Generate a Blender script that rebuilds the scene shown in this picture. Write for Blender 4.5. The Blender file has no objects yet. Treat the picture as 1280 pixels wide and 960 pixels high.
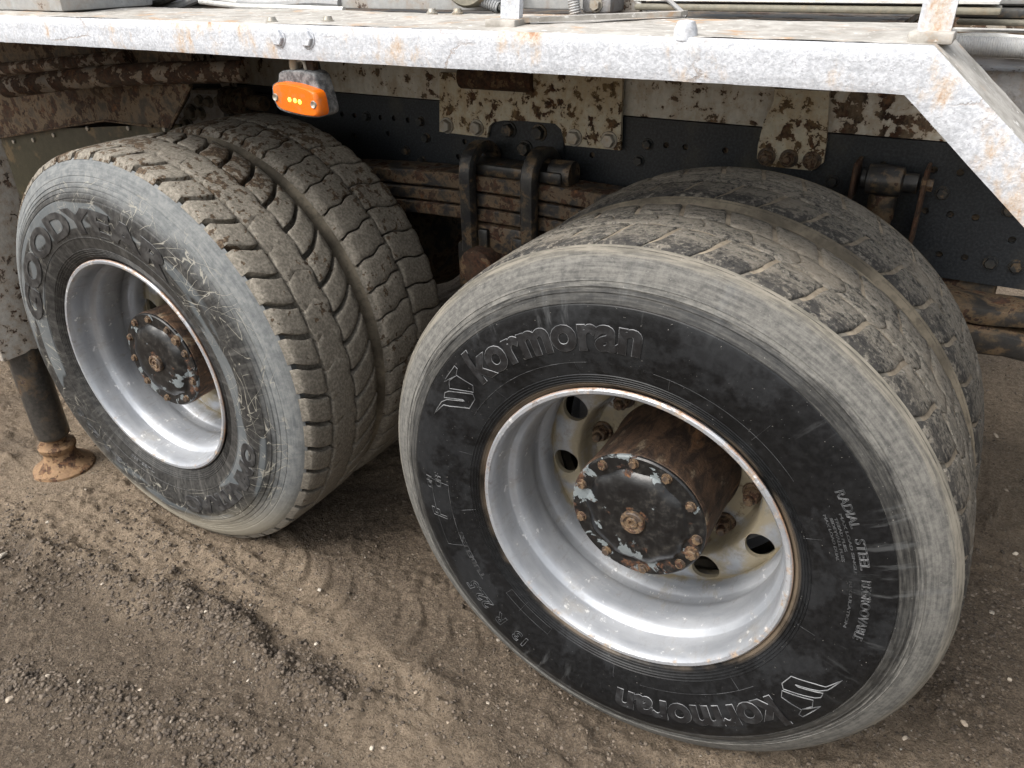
import bpy, bmesh, math, random
import numpy as np
from mathutils import Vector, Matrix
random.seed(7)
rng = np.random.default_rng(7)
D = bpy.data
SC = bpy.context.scene
COL = SC.collection
PI = math.pi
G = 0.540                                  # wheel centre above the ground

# ------------------------------------------------------------------ camera
FPX, YAW, PITCH, ROLL = 965.0, -0.53664, -0.50762, -0.01959
CAM = np.array([0.38780, -1.04402, 0.92568 + G])
def cam_axes():
    cy, sy, cp, sp = math.cos(YAW), math.sin(YAW), math.cos(PITCH), math.sin(PITCH)
    f = np.array([sy*cp, cy*cp, sp]); r = np.array([cy, -sy, 0]); u = np.cross(r, f)
    c, s = math.cos(ROLL), math.sin(ROLL)
    return c*r + s*u, -s*r + c*u, f
CR, CU, CF = cam_axes()
def ray(px, py):
    return (px-640)/FPX*CR + (480-py)/FPX*CU + CF
def bp(px, py, Y):                         # pixel of the photograph -> point on the vertical plane y = Y
    d = ray(px, py); return CAM + d*(Y-CAM[1])/d[1]
def gz(px, py, Z=0.0):                     # pixel -> point on a horizontal plane
    d = ray(px, py); return CAM + d*(Z-CAM[2])/d[2]
cd = D.cameras.new('camera'); cam = D.objects.new('camera', cd); COL.objects.link(cam)
cd.sensor_width = 36; cd.lens = FPX/1280*36; cd.clip_start = 0.02; cd.clip_end = 2000
m = Matrix.Identity(4)
for i, a in enumerate((CR, CU, -CF)):
    for k in range(3): m[k][i] = a[k]
for k in range(3): m[k][3] = CAM[k]
cam.matrix_world = m
SC.camera = cam

# ------------------------------------------------------------------ light: bright overcast
SUN_EL, SUN_AZ = 52.0, 207.0               # azimuth from +y, clockwise
w = D.worlds.new('World'); SC.world = w; w.use_nodes = True
nt = w.node_tree; nt.nodes.clear()
sky = nt.nodes.new('ShaderNodeTexSky'); sky.sky_type = 'NISHITA'; sky.sun_disc = False
sky.sun_elevation = math.radians(SUN_EL); sky.sun_rotation = math.radians(SUN_AZ)
sky.air_density = 1.6; sky.dust_density = 6.0; sky.ozone_density = 1.0
hs = nt.nodes.new('ShaderNodeHueSaturation'); hs.inputs['Saturation'].default_value = 0.28
bg = nt.nodes.new('ShaderNodeBackground'); bg.inputs['Strength'].default_value = 0.14
wo = nt.nodes.new('ShaderNodeOutputWorld')
nt.links.new(sky.outputs[0], hs.inputs['Color']); nt.links.new(hs.outputs[0], bg.inputs['Color'])
nt.links.new(bg.outputs[0], wo.inputs['Surface'])
sd = D.lights.new('sun', 'SUN'); sd.energy = 1.3; sd.angle = math.radians(30); sd.color = (1, .97, .93)
so = D.objects.new('sun', sd); COL.objects.link(so)
az, el = math.radians(SUN_AZ), math.radians(SUN_EL)
to_sun = Vector((math.sin(az)*math.cos(el), math.cos(az)*math.cos(el), math.sin(el)))
so.rotation_euler = to_sun.to_track_quat('Z', 'Y').to_euler()
SC.view_settings.view_transform = 'Standard'; SC.view_settings.look = 'None'
SC.view_settings.gamma = 1; SC.view_settings.exposure = 1.0

# ------------------------------------------------------------------ node helper
class NT:
    def __init__(s, mat): s.t = mat.node_tree; s.L = s.t.links
    def n(s, typ, **kw):
        x = s.t.nodes.new('ShaderNode'+typ)
        for k, v in kw.items(): setattr(x, k, v)
        return x
    def put(s, sock, v):
        if v is None: return
        if isinstance(v, bpy.types.NodeSocket): s.L.new(v, sock)
        elif isinstance(v, (tuple, list)) and len(v) == 3 and sock.type == 'RGBA': sock.default_value = (*v, 1)
        else: sock.default_value = v
    def pos(s): return s.n('NewGeometry').outputs['Position']
    def obj(s): return s.n('TexCoord').outputs['Object']
    def rnd(s): return s.n('ObjectInfo').outputs['Random']
    def normal(s): return s.n('NewGeometry').outputs['Normal']
    def noise(s, vec, scale, detail=4, rough=.55, dist=0.0):
        x = s.n('TexNoise'); s.put(x.inputs['Vector'], vec); s.put(x.inputs['Scale'], scale)
        s.put(x.inputs['Detail'], detail); s.put(x.inputs['Roughness'], rough); s.put(x.inputs['Distortion'], dist)
        return x.outputs['Fac']
    def voro(s, vec, scale, feature='F1', rand=1.0):
        x = s.n('TexVoronoi', feature=feature); s.put(x.inputs['Vector'], vec); s.put(x.inputs['Scale'], scale)
        s.put(x.inputs['Randomness'], rand)
        return x.outputs['Distance']
    def m(s, op, a, b=None, c=None):
        x = s.n('Math', operation=op); s.put(x.inputs[0], a); s.put(x.inputs[1], b); s.put(x.inputs[2], c)
        return x.outputs[0]
    def step(s, v, lo, hi):
        x = s.n('MapRange', interpolation_type='SMOOTHSTEP'); s.put(x.inputs['Value'], v)
        s.put(x.inputs['From Min'], lo); s.put(x.inputs['From Max'], hi); return x.outputs['Result']
    def mix(s, f, a, b):
        x = s.n('Mix', data_type='RGBA'); s.put(x.inputs['Factor'], f); s.put(x.inputs['A'] if 0 else x.inputs[6], a); s.put(x.inputs[7], b)
        return x.outputs[2]
    def mixf(s, f, a, b):
        x = s.n('Mix', data_type='FLOAT'); s.put(x.inputs[0], f); s.put(x.inputs[2], a); s.put(x.inputs[3], b); return x.outputs[0]
    def scale(s, v, sc):
        x = s.n('VectorMath', operation='MULTIPLY'); s.put(x.inputs[0], v); s.put(x.inputs[1], sc); return x.outputs[0]
    def addv(s, v, b):
        x = s.n('VectorMath', operation='ADD'); s.put(x.inputs[0], v); s.put(x.inputs[1], b); return x.outputs[0]
    def xyz(s, v):
        x = s.n('SeparateXYZ'); s.put(x.inputs[0], v); return x.outputs
    def comb(s, a, b, c):
        x = s.n('CombineXYZ'); s.put(x.inputs[0], a); s.put(x.inputs[1], b); s.put(x.inputs[2], c); return x.outputs[0]
    def polar(s):                          # wheel coordinates: radius, angle, axial
        o = s.xyz(s.obj()); r = s.m('SQRT', s.m('ADD', s.m('MULTIPLY', o[0], o[0]), s.m('MULTIPLY', o[2], o[2])))
        return r, s.m('ARCTAN2', o[2], o[0]), o[1]
    def attr(s, name):
        return s.n('Attribute', attribute_name=name).outputs['Fac']

MATS = {}
def mat(name, fn):
    mt = D.materials.new(name); mt.use_nodes = True
    n = NT(mt); b = mt.node_tree.nodes['Principled BSDF']
    r = fn(n)
    n.put(b.inputs['Base Color'], r['c']); n.put(b.inputs['Roughness'], r.get('r', .6))
    n.put(b.inputs['Metallic'], r.get('m', 0.0)); n.put(b.inputs['Specular IOR Level'], r.get('s', .4))
    if 'e' in r: n.put(b.inputs['Emission Color'], r['e']); n.put(b.inputs['Emission Strength'], r['es'])
    if 't' in r: n.put(b.inputs['Transmission Weight'], r['t'])
    if 'h' in r:
        bu = n.n('Bump'); n.put(bu.inputs['Height'], r['h']); bu.inputs['Strength'].default_value = r.get('hs', .5)
        bu.inputs['Distance'].default_value = r.get('hd', .003); n.L.new(bu.outputs[0], b.inputs['Normal'])
    MATS[name] = mt
    return mt

RUST_D, RUST_M, RUST_O = (.018, .010, .007), (.066, .029, .015), (.19, .085, .032)
def rust_col(n, p, sc=1.0):
    a = n.noise(p, 75*sc, 7, .7); b = n.noise(p, 16*sc, 5, .65)
    c = n.mix(n.step(a, .36, .64), RUST_D, RUST_M)
    return n.mix(n.m('MULTIPLY', n.step(b, .50, .68), n.step(a, .45, .70)), c, RUST_O), a
def painted(base, amount=.5, sc=1.0, rough=.5, rustsc=1.0, bump=.35, dust=None, dustamt=.3, metal=0.0, streak=False, stain=.35, xr=0.0):
    def fn(n):
        p = n.pos(); rc, a = rust_col(n, p, rustsc)
        q = p
        big = n.noise(q, 9*sc, 9, .66, .25)
        if xr: big = n.m('ADD', big, n.m('MULTIPLY', n.step(n.xyz(p)[0], -.05, .22), xr))
        lo = .72-amount*.4
        k = n.step(big, lo, lo+.02)
        fine = n.noise(p, 95, 6, .68); mid = n.noise(n.scale(p, (1, 1, .4)) if streak else p, 30, 6, .68)
        c = n.mix(n.step(fine, .3, .75), tuple(x*.74 for x in base), base)
        c = n.mix(n.m('MULTIPLY', n.step(n.m('ADD', big, n.m('MULTIPLY', n.m('SUBTRACT', mid, .5), .3)), lo-.13, lo), stain), c, (.30, .19, .09))
        c = n.mix(n.m('MULTIPLY', n.step(n.noise(p, 120, 3, .6), .66, .69), n.m('MULTIPLY', amount, 1.4)), c, rc)
        c = n.mix(k, c, rc)
        if dust:
            c = n.mix(n.m('MULTIPLY', n.step(n.m('ADD', n.m('MULTIPLY', mid, .65), n.m('MULTIPLY', fine, .35)), .40, .66), dustamt), c, dust)
        h = n.m('ADD', n.m('MULTIPLY', fine, .8), n.m('MULTIPLY', n.m('SUBTRACT', 1, k), .7))
        h = n.m('ADD', h, n.m('MULTIPLY', n.m('MULTIPLY', a, k), .9))
        return dict(c=c, r=n.mixf(k, rough, .88), h=h, hs=bump, hd=.0025, m=n.mixf(k, metal, 0.0))
    return fn

def f_lip(n):
    p = n.pos(); a = n.noise(p, 190, 5, .65); b = n.noise(p, 42, 6, .65); st = n.noise(n.scale(p, (1.2, 1, .7)), 10, 9, .72); st2 = n.noise(p, 3.2, 3)
    crack = n.voro(n.addv(n.scale(p, (1, 1, 1.8)), n.comb(n.m('MULTIPLY', b, .07), 0, n.m('MULTIPLY', a, .02))), 7, 'DISTANCE_TO_EDGE')
    ck = n.m('MULTIPLY', n.m('SUBTRACT', 1, n.step(crack, .002, .02)), n.step(n.noise(p, 3.3, 3), .54, .60))
    c = n.mix(n.step(n.m('ADD', n.m('MULTIPLY', a, .6), n.m('MULTIPLY', b, .4)), .35, .65), (.34, .355, .385), (.54, .56, .60))
    sp = n.m('MULTIPLY', n.step(n.noise(p, 230, 3, .6), .58, .66), n.step(b, .45, .6))
    c = n.mix(n.m('MULTIPLY', sp, .6), c, (.22, .22, .24))
    w_ = n.m('ADD', st, n.m('MULTIPLY', n.m('SUBTRACT', st2, .5), .22))
    c = n.mix(n.m('MULTIPLY', n.step(w_, .51, .65), .6), c, (.46, .31, .16))
    c = n.mix(n.m('MULTIPLY', n.step(w_, .60, .68), .75), c, (.26, .11, .04))
    c = n.mix(n.m('MULTIPLY', ck, .6), c, (.24, .18, .13))
    return dict(c=c, r=.6, h=n.m('SUBTRACT', n.m('ADD', a, n.m('MULTIPLY', b, 1.0)), n.m('MULTIPLY', ck, .5)), hs=.5, hd=.0028)
mat('lip_white', f_lip)
def f_deck(n):
    p = n.pos(); a = n.noise(p, 26, 8, .7); st = n.noise(p, 9, 8, .72)
    fl = n.noise(p, 70, 4)
    c = n.mix(n.step(a, .3, .7), (.23, .215, .19), (.42, .40, .37))
    c = n.mix(n.m('MULTIPLY', n.step(st, .54, .66), .7), c, (.40, .22, .09))
    c = n.mix(n.m('MULTIPLY', n.step(st, .69, .74), .8), c, (.08, .03, .015))
    c = n.mix(n.m('MULTIPLY', n.step(fl, .62, .68), .6), c, (.75, .74, .72))
    return dict(c=c, r=.7, h=n.m('ADD', a, fl), hs=.5)
mat('deck_dirty', f_deck)
def f_chassis(n):
    p = n.pos(); a = n.noise(p, 180, 3, .6); b = n.noise(n.scale(p, (1, 1, .6)), 6, 6, .65); rc, x = rust_col(n, p)
    c = n.mix(n.step(a, .35, .75), (.008, .010, .0125), (.026, .031, .037))
    c = n.mix(n.m('MULTIPLY', n.step(b, .48, .70), .5), c, (.075, .066, .045))
    c = n.mix(n.m('MULTIPLY', n.step(b, .70, .78), .8), c, rc)
    return dict(c=c, r=.48, h=n.m('ADD', a, n.m('MULTIPLY', b, 2)), hs=.15, hd=.0015)
mat('chassis_black', f_chassis)
mat('subframe_white', painted((.58, .56, .50), .38, 2.6, .55, 1.0, .4, (.26, .21, .14), .5, streak=True, xr=.09))
mat('bracket_white', painted((.52, .48, .38), .47, 3.4, .6, 1.0, .5, (.34, .25, .12), .45, streak=True))
mat('arch_rust', painted((.060, .047, .035), .55, 2.0, .7, 1.0, .6, (.10, .08, .058), .6))
mat('tube_rust', painted((.22, .20, .18), .64, 2.6, .6, 1.0, .5, (.07, .055, .04), .65))
mat('olive_panel', painted((.030, .028, .014), .15, 1.0, .45, 1, .15, (.055, .05, .03), .5))
mat('cast_grey', painted((.42, .42, .43), .28, 2.2, .35, 1, .9, (.13, .13, .13), .5, metal=.4))
mat('dark_mech', painted((.018, .017, .016), .42, 2.0, .6, 1, .5, (.040, .034, .026), .6))
mat('spring_steel', painted((.016, .017, .020), .46, 2.6, .5, 1.0, .5, (.060, .048, .034), .55))
mat('black_iron', painted((.014, .015, .017), .22, 3.0, .40, 1, .4, (.060, .054, .042), .45))
mat('rust_heavy', painted((.05, .032, .022), .8, 2, .8, 1.0, .8, (.075, .05, .03), .6))
mat('bolt_rust', painted((.050, .036, .028), .45, 6, .6, 1.6, .5, (.11, .08, .056), .45))
mat('bolt_zinc', painted((.40, .38, .34), .20, 5, .4, 2.0, .3, (.24, .20, .14), .5, metal=.5))
mat('bolt_black', painted((.018, .020, .022), .2, 5, .5, 2, .4, (.07, .062, .045), .45))
mat('outrigger_white', painted((.50, .48, .45), .34, 3.4, .65, 1.2, 1.0, (.28, .255, .22), .6))
mat('ram_grey', painted((.07, .068, .066), .22, 1.6, .36, 1, .25, (.15, .14, .125), .45, metal=.55, streak=True))
mat('foot_rust', painted((.17, .105, .06), .5, 3.0, .8, 1.2, .9, (.27, .16, .085), .6))
mat('panel_grey', painted((.42, .43, .43), .22, 1.5, .5, 1, .2, (.28, .26, .23), .45, streak=True))
mat('beam_olive', painted((.19, .178, .14), .22, 1.6, .55, 1, .3, (.25, .23, .18), .4))
mat('beam_dark', painted((.04, .042, .045), .25, 1.6, .5, 1, .3, (.15, .135, .11), .35))
mat('cast_light', painted((.62, .62, .63), .22, 3, .35, 1, 1.0, (.30, .30, .30), .4, metal=.3))  # cast grey lightened to make up for the shade over the bracket
mat('hose_grey', painted((.36, .37, .38), .05, 2, .5, 1, .3, (.30, .28, .25), .5))
mat('hose_black', painted((.022, .025, .024), .05, 2, .5, 1, .3, (.16, .15, .12), .4))
mat('hose_white', painted((.66, .66, .64), .05, 2, .45, 1, .2, (.40, .37, .33), .35))
mat('rubber_plain', lambda n: dict(c=(.02, .02, .021), r=.6))

def f_hubcap(n):
    p = n.obj(); a = n.noise(p, 16, 7, .6, .5); b = n.noise(p, 60, 4, .6); r, th, y = n.polar(); rc, x = rust_col(n, p, 1.4)
    c = n.mix(n.step(b, .35, .7), (.005, .005, .0055), (.013, .0135, .014))
    k = n.m('MULTIPLY', n.step(n.m('ADD', a, n.m('MULTIPLY', r, 1.1)), .695, .705), n.step(r, .035, .06))
    c = n.mix(k, c, n.mix(b, (.10, .12, .13), (.19, .21, .215)))
    rk = n.step(n.m('ADD', n.noise(p, 22, 6, .65), n.m('MULTIPLY', n.step(r, .085, .11), .06)), .60, .66)
    c = n.mix(n.m('MULTIPLY', rk, .9), c, rc)
    d = n.m('MULTIPLY', n.step(n.noise(p, 60, 6, .72), .52, .75), .10)
    c = n.mix(d, c, (.30, .26, .21))
    return dict(c=c, r=n.mixf(rk, n.mixf(k, .33, .5), .85), h=n.m('ADD', n.m('MULTIPLY', k, -.7), n.m('ADD', n.m('MULTIPLY', rk, .6), b)), hs=.4, hd=.0015)
mat('hub_cap_paint', f_hubcap)
def f_drum(n):
    p = n.obj(); q = n.scale(p, (1, .45, 1)); a = n.noise(q, 45, 7, .7, .5); b = n.noise(q, 13, 4, .6); f = n.noise(p, 150, 3)
    c = n.mix(n.step(a, .35, .68), (.022, .0135, .0095), (.095, .055, .032))
    c = n.mix(n.m('MULTIPLY', n.step(b, .5, .68), n.step(a, .45, .65)), c, (.20, .10, .045))
    c = n.mix(n.m('MULTIPLY', n.step(n.noise(q, 26, 6, .7), .58, .68), .55), c, (.24, .19, .13))
    return dict(c=c, r=.78, h=n.m('ADD', a, n.m('MULTIPLY', f, .5)), hs=.8, hd=.004)
mat('drum_rust', f_drum)
def f_rim(n):
    p = n.obj(); r, th, y = n.polar()
    a = n.noise(p, 14, 6, .6); b = n.noise(p, 70, 5, .65); g = n.noise(n.scale(p, (1, 3, 1)), 5, 5, .6)
    c = n.mix(n.step(g, .35, .7), (.27, .285, .31), (.40, .415, .44))
    sp = n.m('MULTIPLY', n.step(b, .60, .66), n.step(a, .46, .6))
    c = n.mix(n.m('MULTIPLY', sp, .75), c, (.80, .80, .80))
    tan = n.m('MULTIPLY', n.step(n.m('ADD', a, n.m('MULTIPLY', n.step(y, .185, .215), .26)), .54, .74), n.mixf(n.step(y, .17, .21), .42, .92))
    c = n.mix(tan, c, (.24, .20, .125))
    dk = n.m('MULTIPLY', n.step(n.noise(p, 30, 8, .72), .54, .62), n.step(y, .20, .27))
    c = n.mix(n.m('MULTIPLY', dk, .8), c, (.09, .06, .035))
    gr_ = n.m('MULTIPLY', n.step(n.noise(n.scale(p, (1, .4, 1)), 34, 8, .74), .52, .66), n.mixf(n.step(y, .05, .14), .30, .55))
    c = n.mix(gr_, c, (.17, .155, .13))
    lip = n.m('MULTIPLY', n.step(r, .2815, .288), n.m('SUBTRACT', 1, n.step(y, .012, .03)))
    rk = n.m('MULTIPLY', lip, n.step(n.noise(p, 36, 6, .7), .50, .64))
    rc, x = rust_col(n, p, 1.4)
    c = n.mix(n.m('MULTIPLY', rk, .75), c, n.mix(n.step(b, .4, .6), rc, (.36, .25, .15)))
    ed = n.m('MULTIPLY', n.step(r, .2945, .2965), n.step(n.noise(p, 12, 4), .38, .55))
    c = n.mix(n.m('MULTIPLY', ed, .6), c, (.30, .15, .06))
    k2 = n.m('MAXIMUM', n.m('MAXIMUM', n.m('MAXIMUM', rk, dk), tan), gr_)
    return dict(c=c, r=n.mixf(k2, n.mixf(n.step(a, .4, .62), .36, .50), .75), m=n.mixf(k2, .42, 0.0), h=n.m('ADD', n.m('MULTIPLY', b, .6), n.m('ADD', rk, n.m('MULTIPLY', dk, .6))), hs=.22, hd=.002)
mat('rim_silver', f_rim)

DUST = (.275, .245, .205)
def f_rubber(kind):
    def fn(n):
        r, th, y = n.polar(); p = n.obj()
        fine = n.noise(p, 90, 5, .65)
        ps = n.comb(n.m('MULTIPLY', n.m('SINE', th), 2.2), n.m('MULTIPLY', r, 26), n.m('MULTIPLY', n.m('COSINE', th), 2.2))   # stretched round the wheel
        pr = n.comb(n.m('MULTIPLY', n.m('SINE', th), 30), n.m('MULTIPLY', r, 10), n.m('MULTIPLY', n.m('COSINE', th), 30))  # stretched along the radius
        ring = n.noise(ps, 1.6, 5, .6); ring2 = n.noise(n.comb(n.m('MULTIPLY', n.m('SINE', th), 7), n.m('MULTIPLY', r, 210), n.m('MULTIPLY', n.m('COSINE', th), 7)), 1.0, 6, .65); rad = n.noise(pr, .7, 5, .65); big = n.noise(p, 6, 4, .6, .4)
        if kind == 'K':
            c = n.mix(n.step(fine, .3, .8), (.0045, .0048, .0053), (.012, .0125, .0135))
            haze = n.m('MULTIPLY', n.step(n.m('ADD', big, n.m('MULTIPLY', n.m('SUBTRACT', fine, .5), .12)), .49, .58), .22)
            c = n.mix(haze, c, (.040, .043, .047))
            e = n.m('ADD', r, n.m('MULTIPLY', n.m('SUBTRACT', big, .5), .022))
            s1 = n.m('MULTIPLY', n.step(r, .4505, .4535), n.mixf(n.step(ring2, .35, .65), .15, .38))
            s2 = n.m('MULTIPLY', n.step(n.m('ADD', e, n.m('MULTIPLY', n.m('SUBTRACT', ring2, .5), .035)), .464, .486), n.mixf(n.step(ring2, .3, .65), .84, .95))
            sh = n.m('MAXIMUM', s1, s2)
            c = n.mix(sh, c, n.mix(n.step(n.m('ADD', n.m('MULTIPLY', n.noise(p, 85, 8, .78), .6), n.m('MULTIPLY', ring2, .4)), .33, .64), (.060, .060, .058), (.165, .160, .147)))
            sm = n.m('MULTIPLY', n.step(rad, .55, .68), n.m('MULTIPLY', n.step(r, .36, .43), n.step(n.noise(p, 4, 3), .47, .58)))
            c = n.mix(n.m('MULTIPLY', sm, .28), c, (.13, .135, .138))
            edge = n.step(n.m('ADD', r, n.m('MULTIPLY', n.m('SUBTRACT', ring2, .5), .02)), .516, .530)
            c = n.mix(n.m('MULTIPLY', edge, .7), c, n.mix(n.step(ring2, .4, .6), (.12, .11, .09), (.21, .19, .155)))
            bead = n.m('SUBTRACT', 1, n.step(r, .298, .312))
            c = n.mix(n.m('MULTIPLY', bead, n.step(big, .35, .6)), c, (.16, .125, .09))
            spk = n.m('MULTIPLY', n.step(n.noise(p, 260, 2), .73, .77), .7)
            c = n.mix(spk, c, (.30, .29, .27)); ck = 0.0
        else:
            c = n.mix(n.step(fine, .3, .75), (.016, .016, .016), (.048, .047, .045))
            def lines(ct, cr, shear, off, wd):
                u_ = n.comb(n.m('ADD', n.m('MULTIPLY', th, ct), n.m('MULTIPLY', r, shear)), n.m('MULTIPLY', r, cr), off)
                return n.m('SUBTRACT', 1, n.step(n.m('ABSOLUTE', n.m('SUBTRACT', n.noise(u_, 1.0, 2, .4), .5)), wd*.35, wd))
            lin = n.m('MULTIPLY', lines(7, 9, 16, 0.3, .0068), n.step(n.noise(p, 11, 2), .44, .50))
            lin = n.m('MAXIMUM', lin, n.m('MULTIPLY', lines(8, 7, -18, 4.7, .0068), n.step(n.noise(p, 9, 3), .47, .53)))
            lin = n.m('MAXIMUM', lin, n.m('MULTIPLY', lines(14, 12, 4, 8.1, .008), n.step(n.noise(p, 14, 2), .50, .55)))
            lin = n.m('MAXIMUM', lin, n.m('MULTIPLY', lines(2.2, 34, 2, 2.1, .010), n.step(n.noise(p, 8, 3), .50, .56)))
            zone = n.m('MULTIPLY', n.step(r, .335, .375), n.m('SUBTRACT', 1, n.step(r, .485, .515)))
            dirz = n.m('ADD', .45, n.m('MULTIPLY', .45, n.m('COSINE', n.m('ADD', th, .85))))       # worse towards one side
            act = n.step(n.m('ADD', n.noise(p, 7, 4), n.m('MULTIPLY', dirz, .33)), .50, .62)
            ck = n.m('MULTIPLY', n.m('MULTIPLY', lin, zone), act)
            # bluish worn band behind the lettering
            band = n.m('MULTIPLY', n.step(r, .352, .358), n.m('SUBTRACT', 1, n.step(r, .448, .453)))
            bsel = n.step(n.m('ADD', n.noise(ps, .5, 2), n.m('MULTIPLY', n.m('SINE', n.m('ADD', n.m('MULTIPLY', th, 2), 2.4)), .10)), .50, .54)
            c = n.mix(n.m('MULTIPLY', n.m('MULTIPLY', band, bsel), .75), c, n.mix(n.step(big, .35, .65), (.085, .097, .105), (.14, .15, .155)))
            c = n.mix(n.m('MULTIPLY', n.step(rad, .5, .7), .28), c, (.16, .155, .145))
            sh = n.step(n.m('ADD', r, n.m('MULTIPLY', n.m('SUBTRACT', big, .5), .06)), .445, .492)
            c = n.mix(n.m('MULTIPLY', sh, .9), c, n.mix(n.step(n.m('ADD', n.m('MULTIPLY', ring2, .35), n.m('MULTIPLY', n.noise(p, 45, 8, .74), .65)), .34, .66), (.105, .114, .12), (.215, .222, .22)))
            low = n.m('MULTIPLY', n.step(n.m('SUBTRACT', n.m('MULTIPLY', r, .5), n.xyz(n.obj())[2]), .45, .72), .9)
            c = n.mix(n.m('MULTIPLY', low, n.step(n.m('ADD', r, n.m('MULTIPLY', big, .1)), .46, .52)), c, (.33, .30, .24))
            c = n.mix(n.m('MULTIPLY', ck, .62), c, (.32, .305, .26))
        ins = n.step(y, .10, .17)                       # dust packed on the faces between the twin tyres
        c = n.mix(n.m('MULTIPLY', ins, .9), c, n.mix(n.step(big, .3, .7), (.085, .072, .053), (.20, .172, .13)))
        h = n.m('ADD', n.m('MULTIPLY', fine, .45), n.m('ADD', n.m('MULTIPLY', ring, .5), n.m('MULTIPLY', n.m('MULTIPLY', ring2, sh), .7)))
        if kind != 'K': h = n.m('SUBTRACT', h, n.m('MULTIPLY', ck, .9))
        return dict(c=c, r=n.mixf(sh, .40 if kind == 'K' else .48, .8), s=.17, h=h, hs=.34, hd=.0022)
    return fn
mat('rubber_right', f_rubber('K')); mat('rubber_left', f_rubber('G'))
def f_inner_rubber(n):
    p = n.obj(); b = n.noise(p, 7, 5, .6); f = n.noise(p, 80, 4, .6)
    c = n.mix(n.step(b, .35, .65), (.075, .064, .048), (.19, .163, .122))
    c = n.mix(n.m('MULTIPLY', n.step(f, .45, .65), .4), c, (.05, .043, .033))
    return dict(c=c, r=.85, h=n.m('ADD', f, b), hs=.5, hd=.003)
mat('rubber_dusty', f_inner_rubber)
def f_tread_left(n):
    w_ = n.pos(); a = n.noise(w_, 150, 4, .65); b = n.m('ADD', n.m('MULTIPLY', n.noise(w_, 52, 5, .6, .2), .62), n.m('MULTIPLY', n.noise(w_, 7, 3), .38)); d = n.noise(w_, 38, 4, .6)
    c = n.mix(n.step(a, .35, .7), (.130, .118, .099), (.255, .231, .193))
    c = n.mix(n.m('MULTIPLY', n.step(d, .52, .70), .35), c, (.09, .08, .066))
    z = n.xyz(w_)[2]
    mud = n.m('MULTIPLY', n.step(n.m('ADD', b, n.m('MULTIPLY', n.step(z, .60, 1.08), .10)), .625, .640), .95)
    c = n.mix(mud, c, n.mix(n.step(a, .4, .65), (.045, .030, .019), (.12, .085, .055)))
    c = n.mix(n.m('MULTIPLY', n.m('SUBTRACT', 1, n.step(z, .05, .45)), .45), c, (.27, .25, .215))
    h = n.m('ADD', n.m('MULTIPLY', a, .5), n.m('ADD', n.m('MULTIPLY', d, .5), n.m('MULTIPLY', mud, n.m('ADD', 1.0, a))))
    return dict(c=c, r=.85, s=.25, h=h, hs=.38, hd=.003)
mat('tread_left', f_tread_left)
def f_tread_right(n):
    p = n.obj(); w_ = n.pos(); r, th, y = n.polar()
    q = n.comb(n.m('MULTIPLY', th, 3.2), n.m('MULTIPLY', y, 22), n.m('MULTIPLY', n.rnd(), 9))
    s1 = n.noise(q, 2.2, 7, .72, 1.2); a = n.noise(w_, 170, 4, .7); b = n.noise(w_, 7, 4, .6); f = n.noise(w_, 110, 6, .72, .4)
    c = n.mix(n.step(n.m('ADD', f, n.m('MULTIPLY', n.m('SUBTRACT', b, .5), .25)), .36, .60), (.015, .015, .0148), (.170, .156, .133))
    c = n.mix(n.m('MULTIPLY', n.step(s1, .46, .58), .62), c, (.195, .175, .145))
    c = n.mix(n.m('MULTIPLY', n.step(a, .55, .66), .55), c, (.30, .285, .255))
    c = n.mix(n.m('MULTIPLY', n.step(b, .52, .66), .4), c, (.20, .172, .135))
    bk = n.m('MULTIPLY', n.m('SUBTRACT', 1, n.step(n.m('ADD', y, n.m('MULTIPLY', n.m('SUBTRACT', n.noise(w_, 30, 6, .7), .5), .16)), .055, .085)), n.step(n.noise(w_, 60, 6, .7), .40, .52))
    c = n.mix(n.m('MULTIPLY', bk, .82), c, (.020, .020, .021))
    return dict(c=c, r=.8, s=.3, h=n.m('ADD', n.m('MULTIPLY', f, 1.3), n.m('ADD', s1, n.m('MULTIPLY', a, .5))), hs=.6, hd=.0035)
mat('tread_right', f_tread_right)
def f_packed(n):
    w_ = n.pos(); a = n.noise(w_, 60, 5, .65); b = n.noise(w_, 8, 4, .6)
    return dict(c=n.mix(n.step(n.m('ADD', n.m('MULTIPLY', a, .5), n.m('MULTIPLY', b, .5)), .38, .62), (.16, .135, .105), (.285, .245, .19)), r=.95, s=.1, h=a, hs=.4)
mat('packed_dirt', f_packed)
def f_letter(n):
    p = n.pos(); a = n.noise(p, 24, 4, .6)
    return dict(c=n.mix(n.step(a, .35, .65), (.045, .047, .05), (.175, .18, .185)), r=.55)
mat('letter_edge', f_letter)
mat('letter_soft', lambda n: dict(c=n.mix(n.step(n.noise(n.pos(), 30, 4, .6), .4, .65), (.020, .021, .022), (.078, .081, .085)), r=.5))
mat('letter_face', lambda n: dict(c=n.mix(n.step(n.noise(n.pos(), 50, 4, .6), .4, .7), (.010, .010, .011), (.026, .027, .029)), r=.42, s=.3))
mat('letter_dark', lambda n: dict(c=n.mix(n.step(n.noise(n.pos(), 40, 5), .4, .7), (.014, .014, .015), (.05, .05, .05)), r=.5))
mat('letter_mid', lambda n: dict(c=(.045, .047, .05), r=.5))
def f_lens(n):
    p = n.obj(); g = n.voro(p, 420); d = n.noise(p, 60, 4)
    c = n.mix(n.m('MULTIPLY', n.step(d, .48, .72), .55), (.80, .17, .008), (.42, .20, .085))
    return dict(c=c, r=.22, s=.5, t=.25, h=g, hs=.25, hd=.001)
mat('lens_amber', f_lens)
mat('led_yellow', lambda n: dict(c=(1, .6, .1), r=.4, e=(1, .62, .06), es=1.6))
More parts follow.
